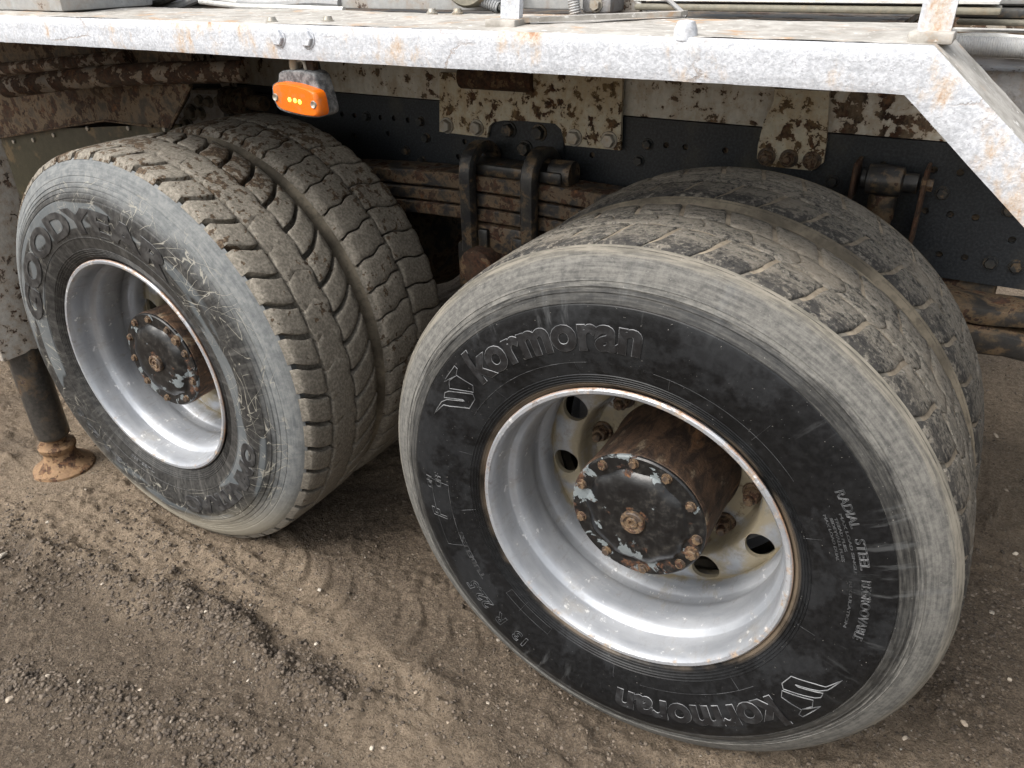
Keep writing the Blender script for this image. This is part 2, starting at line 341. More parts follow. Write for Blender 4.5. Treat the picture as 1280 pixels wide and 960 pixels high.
mat('lamp_plastic', lambda n: dict(c=n.mix(n.step(n.noise(n.pos(), 90, 5, .7), .35, .7), (.05, .052, .056), (.21, .215, .22)), r=.7, h=n.noise(n.pos(), 160), hs=.3))

def f_ground(n):
    p = n.pos(); wet = n.attr('damp')
    a = n.noise(p, 55, 9, .75); b = n.noise(p, 3.4, 6, .65, .4); f = n.noise(p, 190, 6, .75)
    dry = n.mix(n.step(a, .32, .68), (.170, .130, .092), (.325, .255, .184))
    dmp = n.mix(n.step(a, .35, .68), (.080, .061, .044), (.180, .139, .101))
    k = n.step(n.m('ADD', n.m('ADD', wet, n.m('MULTIPLY', n.m('SUBTRACT', b, .5), 1.0)), n.m('MULTIPLY', n.m('SUBTRACT', a, .5), .8)), .30, .70)
    c = n.mix(k, dry, dmp)
    gv = n.n('TexVoronoi'); n.put(gv.inputs['Vector'], p); gv.inputs['Scale'].default_value = 260; g1 = n.xyz(gv.outputs['Color'])
    gw = n.n('TexVoronoi'); n.put(gw.inputs['Vector'], n.addv(p, n.comb(n.m('MULTIPLY', f, .012), n.m('MULTIPLY', a, .012), 0.0))); gw.inputs['Scale'].default_value = 105; g2 = n.xyz(gw.outputs['Color'])
    c = n.mix(n.m('MULTIPLY', n.step(g1[0], .55, 1.0), .30), c, (.34, .275, .205)); c = n.mix(n.m('MULTIPLY', n.step(g1[1], .55, 1.0), .45), c, (.035, .027, .020))
    st_ = n.m('MULTIPLY', n.m('MULTIPLY', n.step(g2[0], .80, .84), n.m('SUBTRACT', 1, n.step(gw.outputs['Distance'], .30, .46))), n.step(n.noise(p, 5, 4), .40, .58))
    c = n.mix(n.m('MULTIPLY', st_, .75), c, n.mix(g2[1], (.15, .12, .092), (.36, .315, .255)))
    gr = n.m('MULTIPLY', n.step(f, .60, .68), .35)
    c = n.mix(gr, c, n.mix(n.noise(p, 70, 1), (.17, .14, .11), (.38, .34, .285)))
    c = n.mix(n.m('MULTIPLY', n.step(n.noise(p, 75, 5, .7), .60, .70), .55), c, (.045, .034, .025))
    h = n.m('ADD', n.m('MULTIPLY', a, 1.5), n.m('ADD', n.m('MULTIPLY', f, .8), n.m('ADD', n.m('MULTIPLY', st_, .7), n.m('MULTIPLY', g1[2], .35))))
    return dict(c=c, r=n.mixf(k, .95, .75), s=.2, h=h, hs=1.0, hd=.010)
mat('dirt', f_ground)
mat('stone_pale', lambda n: dict(c=n.mix(n.rnd(), n.mix(n.step(n.noise(n.pos(), 60, 5), .4, .65), (.28, .25, .21), (.48, .43, .36)), (.30, .24, .18)), r=.85, h=n.noise(n.pos(), 160), hs=.4))
def f_gravel(n):
    k = n.attr('tone')
    c = n.mix(n.step(k, .0, .75), (.050, .039, .030), (.150, .121, .094)); c = n.mix(n.step(k, .95, 1.0), c, (.30, .275, .235))
    return dict(c=c, r=.9, h=n.noise(n.pos(), 220), hs=.4)
mat('gravel', f_gravel)

# ------------------------------------------------------------------ mesh helper
class MB:
    def __init__(s): s.v = []; s.f = []
    def add(s, v, f):
        o = len(s.v); s.v += [tuple(map(float, x)) for x in v]; s.f += [tuple(i+o for i in q) for q in f]; return s
    def box(s, x0, x1, y0, y1, z0, z1, bev=0.0):
        if bev > 0:
            b = bev; bm = bmesh.new(); bmesh.ops.create_cube(bm, size=1)
            for q in bm.verts: q.co = Vector(((x0+x1)/2+q.co.x*(x1-x0), (y0+y1)/2+q.co.y*(y1-y0), (z0+z1)/2+q.co.z*(z1-z0)))
            bmesh.ops.bevel(bm, geom=bm.edges[:], offset=b, segments=2, affect='EDGES', profile=.5)
            bm.verts.index_update(); s.add([q.co for q in bm.verts], [[q.index for q in f.verts] for f in bm.faces]); bm.free(); return s
        V = [(x, y, z) for z in (z0, z1) for y in (y0, y1) for x in (x0, x1)]
        return s.add(V, [(0, 2, 3, 1), (4, 5, 7, 6), (0, 1, 5, 4), (2, 6, 7, 3), (0, 4, 6, 2), (1, 3, 7, 5)])
    def lathe(s, prof, seg=48, origin=(0, 0, 0), axis='y', rfun=None, closed=False, a0=0, a1=2*PI):
        V = []; n = len(prof); full = abs(a1-a0-2*PI) < 1e-6; m_ = seg if full else seg+1
        for i in range(m_):
            t = a0+(a1-a0)*i/seg; c, q = math.cos(t), math.sin(t)
            for (r, h) in prof:
                if rfun: r = rfun(r, h, t)
                if axis == 'y': V.append((origin[0]+r*c, origin[1]+h, origin[2]+r*q))
                elif axis == 'z': V.append((origin[0]+r*c, origin[1]+r*q, origin[2]+h))
                else: V.append((origin[0]+h, origin[1]+r*c, origin[2]+r*q))
        F = []
        for i in range(seg):
            j = (i+1) % m_
            for k in range(n-1): F.append((i*n+k, i*n+k+1, j*n+k+1, j*n+k))
            if closed: F.append((i*n+n-1, i*n, j*n, j*n+n-1))
        return s.add(V, F)
    def tube(s, pts, r, seg=8, closed=False, caps=True):
        P = [Vector(p) for p in pts]; n = len(P); rr = r if isinstance(r, (list, tuple)) else [r]*n
        V = []; F = []; up = None
        for i in range(n):
            a = P[i-1] if (i > 0 or closed) else P[i]; b = P[(i+1) % n] if (i < n-1 or closed) else P[i]
            t = (b-a).normalized()
            if up is None: up = t.orthogonal().normalized()
            up = (up-t*up.dot(t)).normalized(); sd_ = t.cross(up)
            for k in range(seg):
                q = 2*PI*k/seg; V.append(P[i]+(up*math.cos(q)+sd_*math.sin(q))*rr[i])
        for i in range(n if closed else n-1):
            j = (i+1) % n
            for k in range(seg): F.append((i*seg+k, i*seg+(k+1) % seg, j*seg+(k+1) % seg, j*seg+k))
        if caps and not closed: F += [tuple(range(seg))[::-1], tuple((n-1)*seg+k for k in range(seg))]
        return s.add(V, F)
    def prism(s, poly, off, rev=False):      # poly: 3D points, extruded by off
        P = [Vector(p) for p in poly]; o = Vector(off); n = len(P)
        return s.add(P+[p+o for p in P], [tuple(range(n)), tuple(range(2*n-1, n-1, -1))]+[(i, i+n, (i+1) % n+n, (i+1) % n) for i in range(n)])
    def build(s, name, mt, parent=None, smooth=True, angle=35, merge=False):
        me = D.meshes.new(name); me.from_pydata(s.v, [], s.f)
        bm = bmesh.new(); bm.from_mesh(me)
        if merge: bmesh.ops.remove_doubles(bm, verts=bm.verts[:], dist=1e-6)
        bmesh.ops.recalc_face_normals(bm, faces=bm.faces[:]); bm.to_mesh(me); bm.free()
        if smooth:
            me.shade_smooth(); me.set_sharp_from_angle(angle=math.radians(angle))
        me.materials.append(MATS[mt]); return link(name, me, parent)
def link(name, me, parent=None):
    o = D.objects.new(name, me); COL.objects.link(o)
    if parent: o.parent = parent
    return o
def tag(o, label=None, cat=None, group=None, kind=None):
    if label: o['label'] = label
    if cat: o['category'] = cat
    if group: o['group'] = group
    if kind: o['kind'] = kind
    return o
def vnoise(x, y, seed=0):
    xi, yi = np.floor(x).astype(np.int64), np.floor(y).astype(np.int64); fx, fy = x-xi, y-yi
    def h(a, b):
        q = (a*374761393+b*668265263+seed*974711) & 0x7fffffff; q = ((q ^ (q >> 13))*1274126177) & 0x7fffffff
        return ((q ^ (q >> 16)) & 0xffff)/65535.0
    fx = fx*fx*(3-2*fx); fy = fy*fy*(3-2*fy)
    return (h(xi, yi)*(1-fx)+h(xi+1, yi)*fx)*(1-fy)+(h(xi, yi+1)*(1-fx)+h(xi+1, yi+1)*fx)*fy
def fbm(x, y, sc, oct=4, seed=0, gain=.5):
    t = 0; a = 1; n = 0
    for k in range(oct): t = t+a*vnoise(x*sc, y*sc, seed+k*17); n += a; a *= gain; sc *= 2.03
    return t/n

# ------------------------------------------------------------------ ground
WX = (0.0, -1.345)
def axis_lines(lo, hi, st, far):
    core = list(np.arange(lo, hi+1e-9, st)); up = []; d = st; x = core[-1]
    while x < far: d *= 1.14; x += d; up.append(x)
    dn = []; d = st; x = lo
    while x > -far: d *= 1.14; x -= d; dn.append(x)
    return np.array(dn[::-1]+core+up)
gx, gy = axis_lines(-2.75, 1.3, .0062, 400), axis_lines(-.95, 1.0, .0062, 400)
X, Y = np.meshgrid(gx, gy)
near = np.clip(1-(np.maximum(np.maximum(-3.4-X, X-1.8), np.maximum(-1.5-Y, Y-3))/2), 0, 1)
def seg_d(px, py, A, B):
    A = np.array(A[:2]); B = np.array(B[:2]); d = B-A; L = (d**2).sum()
    t = np.clip(((px-A[0])*d[0]+(py-A[1])*d[1])/L, 0, 1); return np.hypot(px-A[0]-t*d[0], py-A[1]-t*d[1]), t*math.sqrt(L)
def ground_h(X, Y, fine=True):
    h = (fbm(X, Y, 1.1, 3, 1)-.5)*.045+(fbm(X, Y, 6, 4, 5)-.5)*.022
    cl = np.clip((fbm(X, Y, 22, 4, 9, .6)-.47)*3.2, 0, 1)*np.clip((fbm(X, Y, 2.4, 3, 30)-.44)*4, .05, 1)
    cr = np.clip((fbm(X, Y, 46, 3, 15, .6)-.5)*3.5, 0, 1)*np.clip((fbm(X, Y, 3.1, 3, 33)-.40)*5, .1, 1)
    h = h+cl*.018+cr*.011+(fbm(X, Y, 85, 2, 12)-.5)*.006
    # ridge of clods thrown up beside the wheel track
    for A, B, amp, wd in ((gz(60, 690), gz(300, 800), .026, .045), (gz(200, 745), gz(440, 880), .036, .05), (gz(130, 640), gz(330, 735), .010, .05), (gz(20, 850), gz(330, 930), .016, .06)):
        d, s_ = seg_d(X+(fbm(X, Y, 9, 2, 41)-.5)*.08, Y+(fbm(X, Y, 9, 2, 43)-.5)*.08, A, B)
        h = h+amp*np.exp(-(d/wd)**2)*(.15+1.5*fbm(X, Y, 26, 3, 47))*.9
    # tyre print: bars left by the lugs of the right wheel
    yy = Y-.035-.02*np.sin(X*2.1); q = np.exp(-(yy/.082)**6)/(1+np.exp(-(X+1.0)*14))*1/(1+np.exp((X+.12)*14))
    u = np.mod(X+.9*yy*yy*6+.22*yy+.006*np.sin(X*9), .0808)-.0404
    bar = np.exp(-(u/.0085)**2)-.5*np.exp(-((u-.018)/.012)**2)
    h = h*(1-.8*q)+(.0150*bar*np.clip(fbm(X, Y, 6, 2, 77)*2.0-.25, .15, 1)-.006)*q
    h = h+.010*np.exp(-((yy+.10)/.025)**2)*np.clip(fbm(X, Y, 9, 3, 79)*2.4-.7, 0, 1)/(1+np.exp((X+.1)*10))
    # thin ridges running along the truck
    t_ = (Y+.06*X+.03*(fbm(X, Y, 1.6, 2, 60)-.5))/.062
    h = h+.011*(np.abs(np.mod(t_, 1)-.5)*2)**5*np.clip(fbm(X, Y, 2.6, 3, 61)*3.2-1.3, 0, 1)*np.exp(-((Y+.10)/.22)**2)
    # wheels and foot press in
    for cx in WX:
        for yc in (.15, .455):
            q = np.exp(-(((X-cx)/.20)**4+((Y-yc)/.14)**4)); h = h*(1-q)+q*(-.006)
            e = np.hypot((X-cx)/.27, (Y-yc)/.20); h = h+.012*np.exp(-((e-1)/.18)**2)*fbm(X, Y, 20, 3, 71)
    q = np.exp(-((np.hypot(X+1.985, Y-.005)/.16)**6)); h = h*(1-q)
    return h
H = ground_h(X, Y)*near
damp = np.clip(.25+.75*fbm(X, Y, 1.7, 4, 88), 0, 1)
def blob(px, py, rx, ry, a):
    c = gz(px, py); return a*np.exp(-(((X-c[0])/rx)**2+((Y-c[1])/ry)**2))
damp = damp-.25
for b in ((540, 785, .30, .07, .55), (300, 800, .5, .06, .4), (60, 900, .5, .22, .7), (330, 900, .4, .2, .35), (420, 660, .28, .16, .6), (100, 760, .5, .12, .25), (560, 740, .28, .2, .45), (1240, 800, .3, .5, .45), (700, 920, .4, .2, .3), (620, 800, .2, .15, .3),
          (170, 650, .5, .16, -.75), (330, 720, .4, .10, -.4), (1270, 480, .5, .8, -.6), (450, 860, .3, .12, -.15), (1260, 560, .2, .1, .4)):
    damp = damp+blob(*b)
ny, nx = X.shape
idx = np.arange(nx*ny).reshape(ny, nx)
Fq = np.stack([idx[:-1, :-1], idx[:-1, 1:], idx[1:, 1:], idx[1:, :-1]], -1).reshape(-1, 4)
me = D.meshes.new('ground'); me.vertices.add(nx*ny); me.loops.add(Fq.size); me.polygons.add(len(Fq))
me.vertices.foreach_set('co', np.stack([X, Y, H], -1).astype(np.float32).ravel())
me.loops.foreach_set('vertex_index', Fq.ravel().astype(np.int32))
me.polygons.foreach_set('loop_start', np.arange(0, Fq.size, 4, dtype=np.int32)); me.update(calc_edges=True)
at = me.attributes.new('damp', 'FLOAT', 'POINT'); at.data.foreach_set('value', np.clip(damp, 0, 1.2).astype(np.float32).ravel())
me.shade_smooth(); me.materials.append(MATS['dirt'])
tag(link('ground', me), 'brown compacted dirt yard with tyre prints and loose clods', kind='structure')

# ------------------------------------------------------------------ truck
truck = D.objects.new('truck', None); COL.objects.link(truck); truck.location = (0, 0, 0)
tag(truck, 'heavy white and black pump truck with twin rear wheels on brown dirt', 'truck')

# ---- tyre section (wheel coordinates: axle = y, outer rim flange at y = 0)
YC = .1525
SW = [(.289, .014), (.296, .003), (.303, -.004), (.314, -.010), (.330, -.0155), (.350, -.0205), (.375, -.0250), (.400, -.0275), (.425, -.0270), (.445, -.0235),
      (.460, -.0185), (.475, -.0110), (.490, -.0040), (.505, .0030), (.518, .0105), (.528, .0185), (.5345, .0270)]
SR, SY = np.array([a for a, b in SW]), np.array([b for a, b in SW])
def ys(r): return float(np.interp(r, SR, SY))
def sidewall(kind):
    rs = list(np.arange(.289, .5346, .0035)); out = []
    fine = [a+k for a in (.3055, .3105, .3155, .3205, .3255) for k in (-.0012, 0, .0012)]
    fine += [a+k for a in ((.452, .470, .478, .486) if kind == 'K' else (.3565, .450, .463, .473, .483, .497)) for k in (-.0014, 0, .0014)]
    rs = sorted(set(round(x, 5) for x in rs+fine))
    for r in rs:
        y = ys(r)
        for a in (.3055, .3105, .3155, .3205, .3255):
            if abs(r-a) < 1e-4: y -= .0016
        for a, s_ in (((.452, .0016), (.470, -.0014), (.478, -.0014), (.486, -.0014)) if kind == 'K' else ((.3565, -.0014), (.450, .0018), (.463, .0022), (.473, .0022), (.483, .0018), (.497, .0014))):
            if abs(r-a) < 1e-4: y += s_
        out.append((r, y))
    return out
def tyre_mesh(kind, mt, mt_tread, rbase, name, ymin=-1.0):
    s = sidewall(kind); p = [(r, max(y, ymin)) for r, y in s]+[(rbase-.004, .034), (rbase, .05), (rbase+.003, .09), (rbase+.004, YC), (rbase+.003, .214), (rbase, .255), (rbase-.004, .271)]+[(r, min(2*YC-y, .3015)) for r, y in s[::-1]]
    b = MB().lathe(p, 200)
    # the contact patch flattens on the ground
    b.v = [(x, y, max(z, -G-.004)) for x, y, z in b.v]
    o = b.build(name, mt, None, angle=60); me = o.data; D.objects.remove(o)
    me.materials.append(MATS[mt_tread]); i0 = len(s)-1
    for pl in me.polygons:
        c = pl.center
        if .046 < c.y < .262 and math.hypot(c.x, c.z) > rbase-.012: pl.material_index = 1
    return me
def crown(R):
    return lambda y: R-.003*((y-YC)/.122)**2-.0035*max(0, (abs(y-YC)-.098)/.025)**2
# one tread block: angular half pitch ha, axial y0..y1, wave(v) shifts angle across the width
def block_mesh(name, pitch, gap, y0, y1, wave, R, rbase, mt, bev=.004, nu=6, nv=7, rough=.0012, seed=0, rs0=None, yw=None):
    rd = random.Random(seed); rt = crown(R); ha = pitch/2-gap/2/R; V = []; F = []
    wy = y1-y0; bu, bv = bev/(2*ha*R), bev/wy
    us = [0, bu]+[bu+(1-2*bu)*(i+1)/(nu-2) for i in range(nu-3)]+[1-bu, 1]
    vs = [0, bv]+[bv+(1-2*bv)*(i+1)/(nv-2) for i in range(nv-3)]+[1-bv, 1]
    def P(u, v, dr, base=None):
        y = y0+wy*v+(yw(u) if yw else 0)
        t = (2*u-1)*ha+wave(v); r = (rt(y)+dr) if base is None else base
        return (r*math.sin(t), y, r*math.cos(t))
    for i, u in enumerate(us):
        for j, v in enumerate(vs):
            e = (i in (0, len(us)-1))+(j in (0, len(vs)-1))
            uu, vv = u, v
            if e == 2: uu = u*(1-2*bu*.35)+bu*.35; vv = v*(1-2*bv*.35)+bv*.35
            V.append(P(uu, vv, (-bev*.65 if e == 1 else -bev*1.0 if e == 2 else 0)+rd.uniform(-rough, rough)))
    a, c = len(us), len(vs)
    for i in range(a-1):
        for j in range(c-1): F.append((i*c+j, i*c+j+1, (i+1)*c+j+1, (i+1)*c+j))
    ring = [i*c for i in range(a)]+[(a-1)*c+j for j in range(1, c)]+[i*c+c-1 for i in range(a-2, -1, -1)]+[j for j in range(c-2, 0, -1)]
    o = len(V)
    for k in ring:
        u, v = us[k//c], vs[k % c]
        if rs0 is not None and k % c == 0:       # shoulder end: the flank leans out to the sidewall
            x = P(u, 0, 0, rs0[0]); V.append((x[0], rs0[1], x[2]))
        else: V.append(P(u, v, 0, rbase))
    n = len(ring)
    for k in range(n): F.append((ring[k], ring[(k+1) % n], o+(k+1) % n, o+k))
    b = MB().add(V, F); ob = b.build(name, mt, None, angle=50); me = ob.data; D.objects.remove(ob); return me
def ring_of(meshes, n, parent, y_shift, phase=0.0, mirror=False):
    for i in range(n):
        o = link('tread_block', meshes[(i*7+i//3) % len(meshes)], parent); o.rotation_euler = (0, phase+2*PI*i/n, 0); o.location = (0, y_shift, 0)

# ---- writing on sidewalls
def text_mesh(body, size, mode, off=0.0, shear=0.0, tube=.0008, space=1.0):
    cu = D.curves.new('t', 'FONT'); cu.body = body; cu.size = size; cu.shear = shear; cu.offset = off; cu.resolution_u = 4; cu.space_character = space
    if mode == 'line': cu.fill_mode = 'NONE'; cu.bevel_depth = tube; cu.bevel_resolution = 0
    else: cu.fill_mode = 'FRONT'; cu.extrude = .0
    o = D.objects.new('t', cu); COL.objects.link(o); dg = bpy.context.evaluated_depsgraph_get()
    me = D.meshes.new_from_object(o.evaluated_get(dg)); D.objects.remove(o)
    bm = bmesh.new(); bm.from_mesh(me); D.meshes.remove(me)
    if mode != 'line':
        bmesh.ops.triangulate(bm, faces=bm.faces[:])
        for k in range(4):
            e = [x for x in bm.edges if x.calc_length() > size*.16]
            if e: bmesh.ops.subdivide_edges(bm, edges=e, cuts=1); bmesh.ops.triangulate(bm, faces=bm.faces[:])
    bm.verts.index_update()
    v = [tuple(q.co) for q in bm.verts]; f = [tuple(q.index for q in t.verts) for t in bm.faces]; bm.free(); return v, f
def wrap(v, r0, phi0, rmid, lift):
    out = []
    for x, y, z in v:
        r = r0+y; t = phi0-x/rmid; out.append((r*math.cos(t), ys(r)-lift-z, r*math.sin(t)))
    return out
def ring_text(mb, body, size, r0, phi_deg, mode='line', width_deg=None, lift=.0006, **kw):
    v, f = text_mesh(body, size, mode, **kw)
    rmid = r0+size*.35; wd = max(x for x, y, z in v)
    sx = math.radians(width_deg)*rmid/wd if width_deg else 1.0
    mb.add(wrap([(x*sx, y, z) for x, y, z in v], r0, math.radians(phi_deg), rmid, lift), f)
def side_line(mb, pts, rad, closed=False, lift=.0004):        # pts: (radius, angle in degrees)
    P = []
    n = len(pts)
    for i in range(n if closed else n-1):
        (r0, a0), (r1, a1) = pts[i], pts[(i+1) % n]; k = max(2, int(abs(a1-a0)/1.5)+1)
        for j in range(k): P.append((r0+(r1-r0)*j/k, a0+(a1-a0)*j/k))
    if not closed: P.append(pts[-1])
    mb.tube([(r*math.cos(math.radians(a)), ys(r)-lift, r*math.sin(math.radians(a))) for r, a in P], rad, 5, closed)
def pix_pol(px, py, cx=0.0, Y=-.024):
    q = bp(px, py, Y); return math.hypot(q[0]-cx, q[2]-G), math.degrees(math.atan2(q[2]-G, q[0]-cx))

# ---- rim with disc
def rim_mesh(phase=0.0, mirror=False):
    b = MB()
    prof = [(.283, .024), (.287, .012), (.2915, .003), (.2965, -.002), (.2972, -.0065), (.2935, -.0098), (.2875, -.0090), (.2835, -.0040), (.2815, .0030),
            (.2795, .0120), (.2785, .0300), (.2775, .0480), (.2760, .0520), (.2680, .0590), (.2660, .0625), (.2630, .0700), (.2610, .0850), (.2605, .1180), (.2615, .1300), (.2665, .1380),
            (.2685, .1430), (.2690, .1600), (.2670, .1650), (.2610, .1720), (.2585, .1900), (.2585, .2300), (.262, .248)]
    b.lathe(prof, 144)
    # disc between r0 and r1 with ten round holes
    dr = [(.132, .272), (.150, .271), (.1805, .270), (.1860, .262), (.1895, .238), (.1920, .216), (.1965, .2065), (.2100, .2015), (.2265, .2003), (.2420, .2025), (.2520, .2065), (.2592, .2120)]
    dR, dY = np.array([a for a, c in dr]), np.array([c for a, c in dr])
    yd = lambda r: float(np.interp(r, dR, dY))
    b.lathe([(r, y) for r, y in dr if r <= .1921]+[(.1940, yd(.1940))], 120)
    r0, r1, rc, rh = .1940, .2592, .2268, .0288; n = 48; K = 5
    for s_ in range(10):
        t0 = 2*PI*s_/10+phase; V = []; F = []; half = PI/10
        for k in range(K+1):
            f = k/K
            for i in range(n):
                a = 2*PI*i/n; hx, hr = rh*math.sin(a), rc+rh*math.cos(a)          # hole
                m_ = max(abs(math.sin(a)), abs(math.cos(a))); ox, orr = math.sin(a)/m_, math.cos(a)/m_   # square
                R = rc+orr*((r1-rc) if orr > 0 else (rc-r0)); T = ox*half
                th_ = math.atan2(hx, hr); rr_ = math.hypot(hx, hr)
                r = rr_+(R-rr_)*f; t = th_+(T-th_)*f
                V.append((r*math.cos(t0+t), yd(r)+(.0022*(1-f)**2 if k else .0022), r*math.sin(t0+t)))
        for i in range(n):                                                        # hole wall
            x, y, z = V[i]; V.append((x, y+.011, z))
        for k in range(K):
            for i in range(n): j = (i+1) % n; F.append((k*n+i, k*n+j, (k+1)*n+j, (k+1)*n+i))
        o = (K+1)*n
        for i in range(n): j = (i+1) % n; F.append((i, j, o+j, o+i))
        b.add(V, F)
    if mirror: b.v = [(x, .25-y, z) for x, y, z in b.v]
    ob = b.build('rim', 'rim_silver', None, angle=40, merge=True); me = ob.data; D.objects.remove(ob); return me
RIM_R, RIM_L, RIM_I = rim_mesh(math.radians(10)), rim_mesh(math.radians(24)), rim_mesh(.3, True)
def bolt_mesh(name, R, hgt, mt, washer=True, stud=False):        # hex bolt on the plane y = 0, standing towards -y
    b = MB()
    hexr = lambda r, h, t: r
    if washer: b.lathe([(0, -.12*hgt-.001), (R*1.35, -.12*hgt-.001), (R*1.42, -.05*hgt), (R*1.42, .002)], 20)
    V = []; F = []
    for k, (s_, y) in enumerate(((1, 0.0), (1, -hgt*.82), (.88, -hgt))):
        for i in range(6): a = PI/3*i; V.append((R*1.12*s_*math.cos(a), y, R*1.12*s_*math.sin(a)))
    for k in range(2):
        for i in range(6): j = (i+1) % 6; F.append((k*6+i, k*6+j, (k+1)*6+j, (k+1)*6+i))
    F.append(tuple(12+i for i in range(6))); b.add(V, F)
    if stud: b.lathe([(R*.62, -hgt*.9), (R*.62, -hgt*1.45), (R*.5, -hgt*1.55), (0, -hgt*1.55)], 12)
    o = b.build(name, mt, None, angle=30); me = o.data; D.objects.remove(o); return me
NUT = bolt_mesh('wheel_nut', .0155, .026, 'bolt_rust', True, True)
CAPB = bolt_mesh('cap_bolt', .0074, .008, 'bolt_rust', True, False)
def hub_meshes():
    drum = MB().lathe([(.130, .058), (.1335, .062), (.134, .075), (.132, .080), (.1315, .15), (.1320, .24), (.136, .262), (.136, .29), (0, .29)], 96)
    o = drum.build('hub_drum', 'drum_rust', None); d = o.data; D.objects.remove(o)
    sc = lambda r, h, t: r*(1+.022*math.cos(10*t)*max(0, min(1, (r-.07)/.02))*(1 if r < .107 else 0))
    cap = MB().lathe([(0, .0405), (.020, .0405), (.034, .0395), (.060, .0385), (.080, .0400), (.0905, .0440), (.0985, .0495), (.1015, .0530), (.1080, .0535), (.1295, .0535), (.1325, .0560), (.1325, .0640), (.120, .066)], 120, rfun=sc)
    o = cap.build('hub_cap', 'hub_cap_paint', None, angle=30); c = o.data; D.objects.remove(o)
    boss = MB().lathe([(.0235, .044), (.0235, .033), (.0215, .0305), (.0165, .0305), (.0150, .0330), (.0120, .0335), (.0105, .0310), (.0065, .0310), (.0050, .0345), (0, .0345)], 40)
    o = boss.build('hub_boss', 'bolt_rust', None, angle=30); e = o.data; D.objects.remove(o)
    return d, c, e
DRUM, CAP, BOSS = hub_meshes()
cap_px = [(427, 295), (533, 278), (655, 332), (738, 437), (742, 548), (718, 588), (675, 615), (563, 625), (457, 570), (381, 470), (368, 367)]
cap_ang = [pix_pol(580+a/2.526, 460+c/2.526, 0, .05)[1] for a, c in cap_px]

# ---- tyres
T_K = tyre_mesh('K', 'rubber_right', 'packed_dirt', .5335, 'tyre')
T_G = tyre_mesh('G', 'rubber_left', 'tread_left', .5220, 'tyre')
T_KI = tyre_mesh('K', 'rubber_dusty', 'packed_dirt', .5335, 'tyre', -.003); T_GI = tyre_mesh('G', 'rubber_dusty', 'tread_left', .5220, 'tyre', -.003)
NK, NG = 42, 46
pk, pg = 2*PI/NK, 2*PI/NG
dz = math.radians
# right tyre: broad worn lugs with narrow slots
K_SH = [block_mesh('tread_block', pk, .0085, .030, .128, lambda v: dz(4.0*v+.5*math.sin(v*5)), .5400, .5285, 'tread_right', .0035, 7, 8, .0012, s_, (.531, .0215)) for s_ in range(4)]
K_MD = [block_mesh('tread_block', pk, .0014, .131, .189, lambda v: dz(1.5*math.sin(v*3.1)), .5400, .5285, 'tread_right', .0025, 8, 6, .0010, 10+s_, None, lambda u: .004*math.sin(2*PI*u)) for s_ in range(3)]
K_IN = [block_mesh('tread_block', pk, .0085, .192, .275, lambda v: dz(-2.4*v), .5400, .5285, 'tread_right', .0035, 7, 7, .0012, 20+s_) for s_ in range(4)]
# left outer tyre: square shoulder blocks, zigzag rib, slanted inner blocks
G_SH = [block_mesh('tread_block', pg, .0140, .030, .096, lambda v: dz(1.7*math.sin(v*2.3)-.2+1.5*v*v), .5520, .519, 'tread_left', .0024, 7, 8, .0006, 40+s_, (.531, .0205)) for s_ in range(4)]
G_RB = [block_mesh('tread_block', pg, -.0002, .1045, .180, lambda v: dz(3.5*(abs(v-.5)-.25)), .5520, .519, 'tread_left', .0005, 8, 8, .0006, 50+s_, None, lambda u: .0075*(abs(2*u-1)-.5)) for s_ in range(3)]
G_IN = [block_mesh('tread_block', pg, .0140, .189, .275, lambda v: dz(-6.0*v+1.2*math.sin(v*3)), .5520, .519, 'tread_left', .0024, 7, 7, .0006, 60+s_) for s_ in range(4)]
zig = lambda v: dz(2.0*(abs(((v*1.7+.2) % 1.0)-.5)-.25)-2.5*v)
L_A = [block_mesh('tread_block', pg, .0050, .028, .146, zig, .5510, .524, 'tread_left', .004, 7, 10, .0010, 70+s_, (.531, .0205), lambda u: .004*math.sin(2*PI*u)) for s_ in range(4)]
L_B = [block_mesh('tread_block', pg, .0050, .149, .275, lambda v: dz(2.2*v+1.6*(abs(((v*1.5) % 1.0)-.5)-.25)), .5510, .524, 'tread_left', .004, 7, 10, .0010, 80+s_, None, lambda u: .004*math.sin(2*PI*u)) for s_ in range(4)]

def nuts(wl, phase, n=10):
    for i in range(n):
        a = phase+2*PI*i/n; o = link('wheel_nut', NUT, wl); o.location = (.1665*math.cos(a), .2665, .1665*math.sin(a)); o.rotation_euler = (0, random.random(), 0)
def capbolts(wl, angs):
    for i, a in enumerate(angs):
        a = math.radians(a); o = link('cap_bolt', CAPB, wl); o.location = (.1185*math.cos(a), .0535, .1185*math.sin(a)); o.rotation_euler = (0, random.random(), 0)
        if i == 5: o.scale = (1.4, 1.3, 1.4)
def hub(wl, rot, dy=0.0):
    link('hub_drum', DRUM, wl).rotation_euler = (0, rot, 0); link('hub_cap', CAP, wl).rotation_euler = (0, rot, 0); link('hub_boss', BOSS, wl).rotation_euler = (0, rot, 0)
    capbolts(wl, [a-math.degrees(rot) for a in cap_ang])
def wheel(cx, y, rim, tyre):
    wl = link('wheel', rim, truck); wl.location = (cx, y, G); link('tyre', tyre, wl); return wl
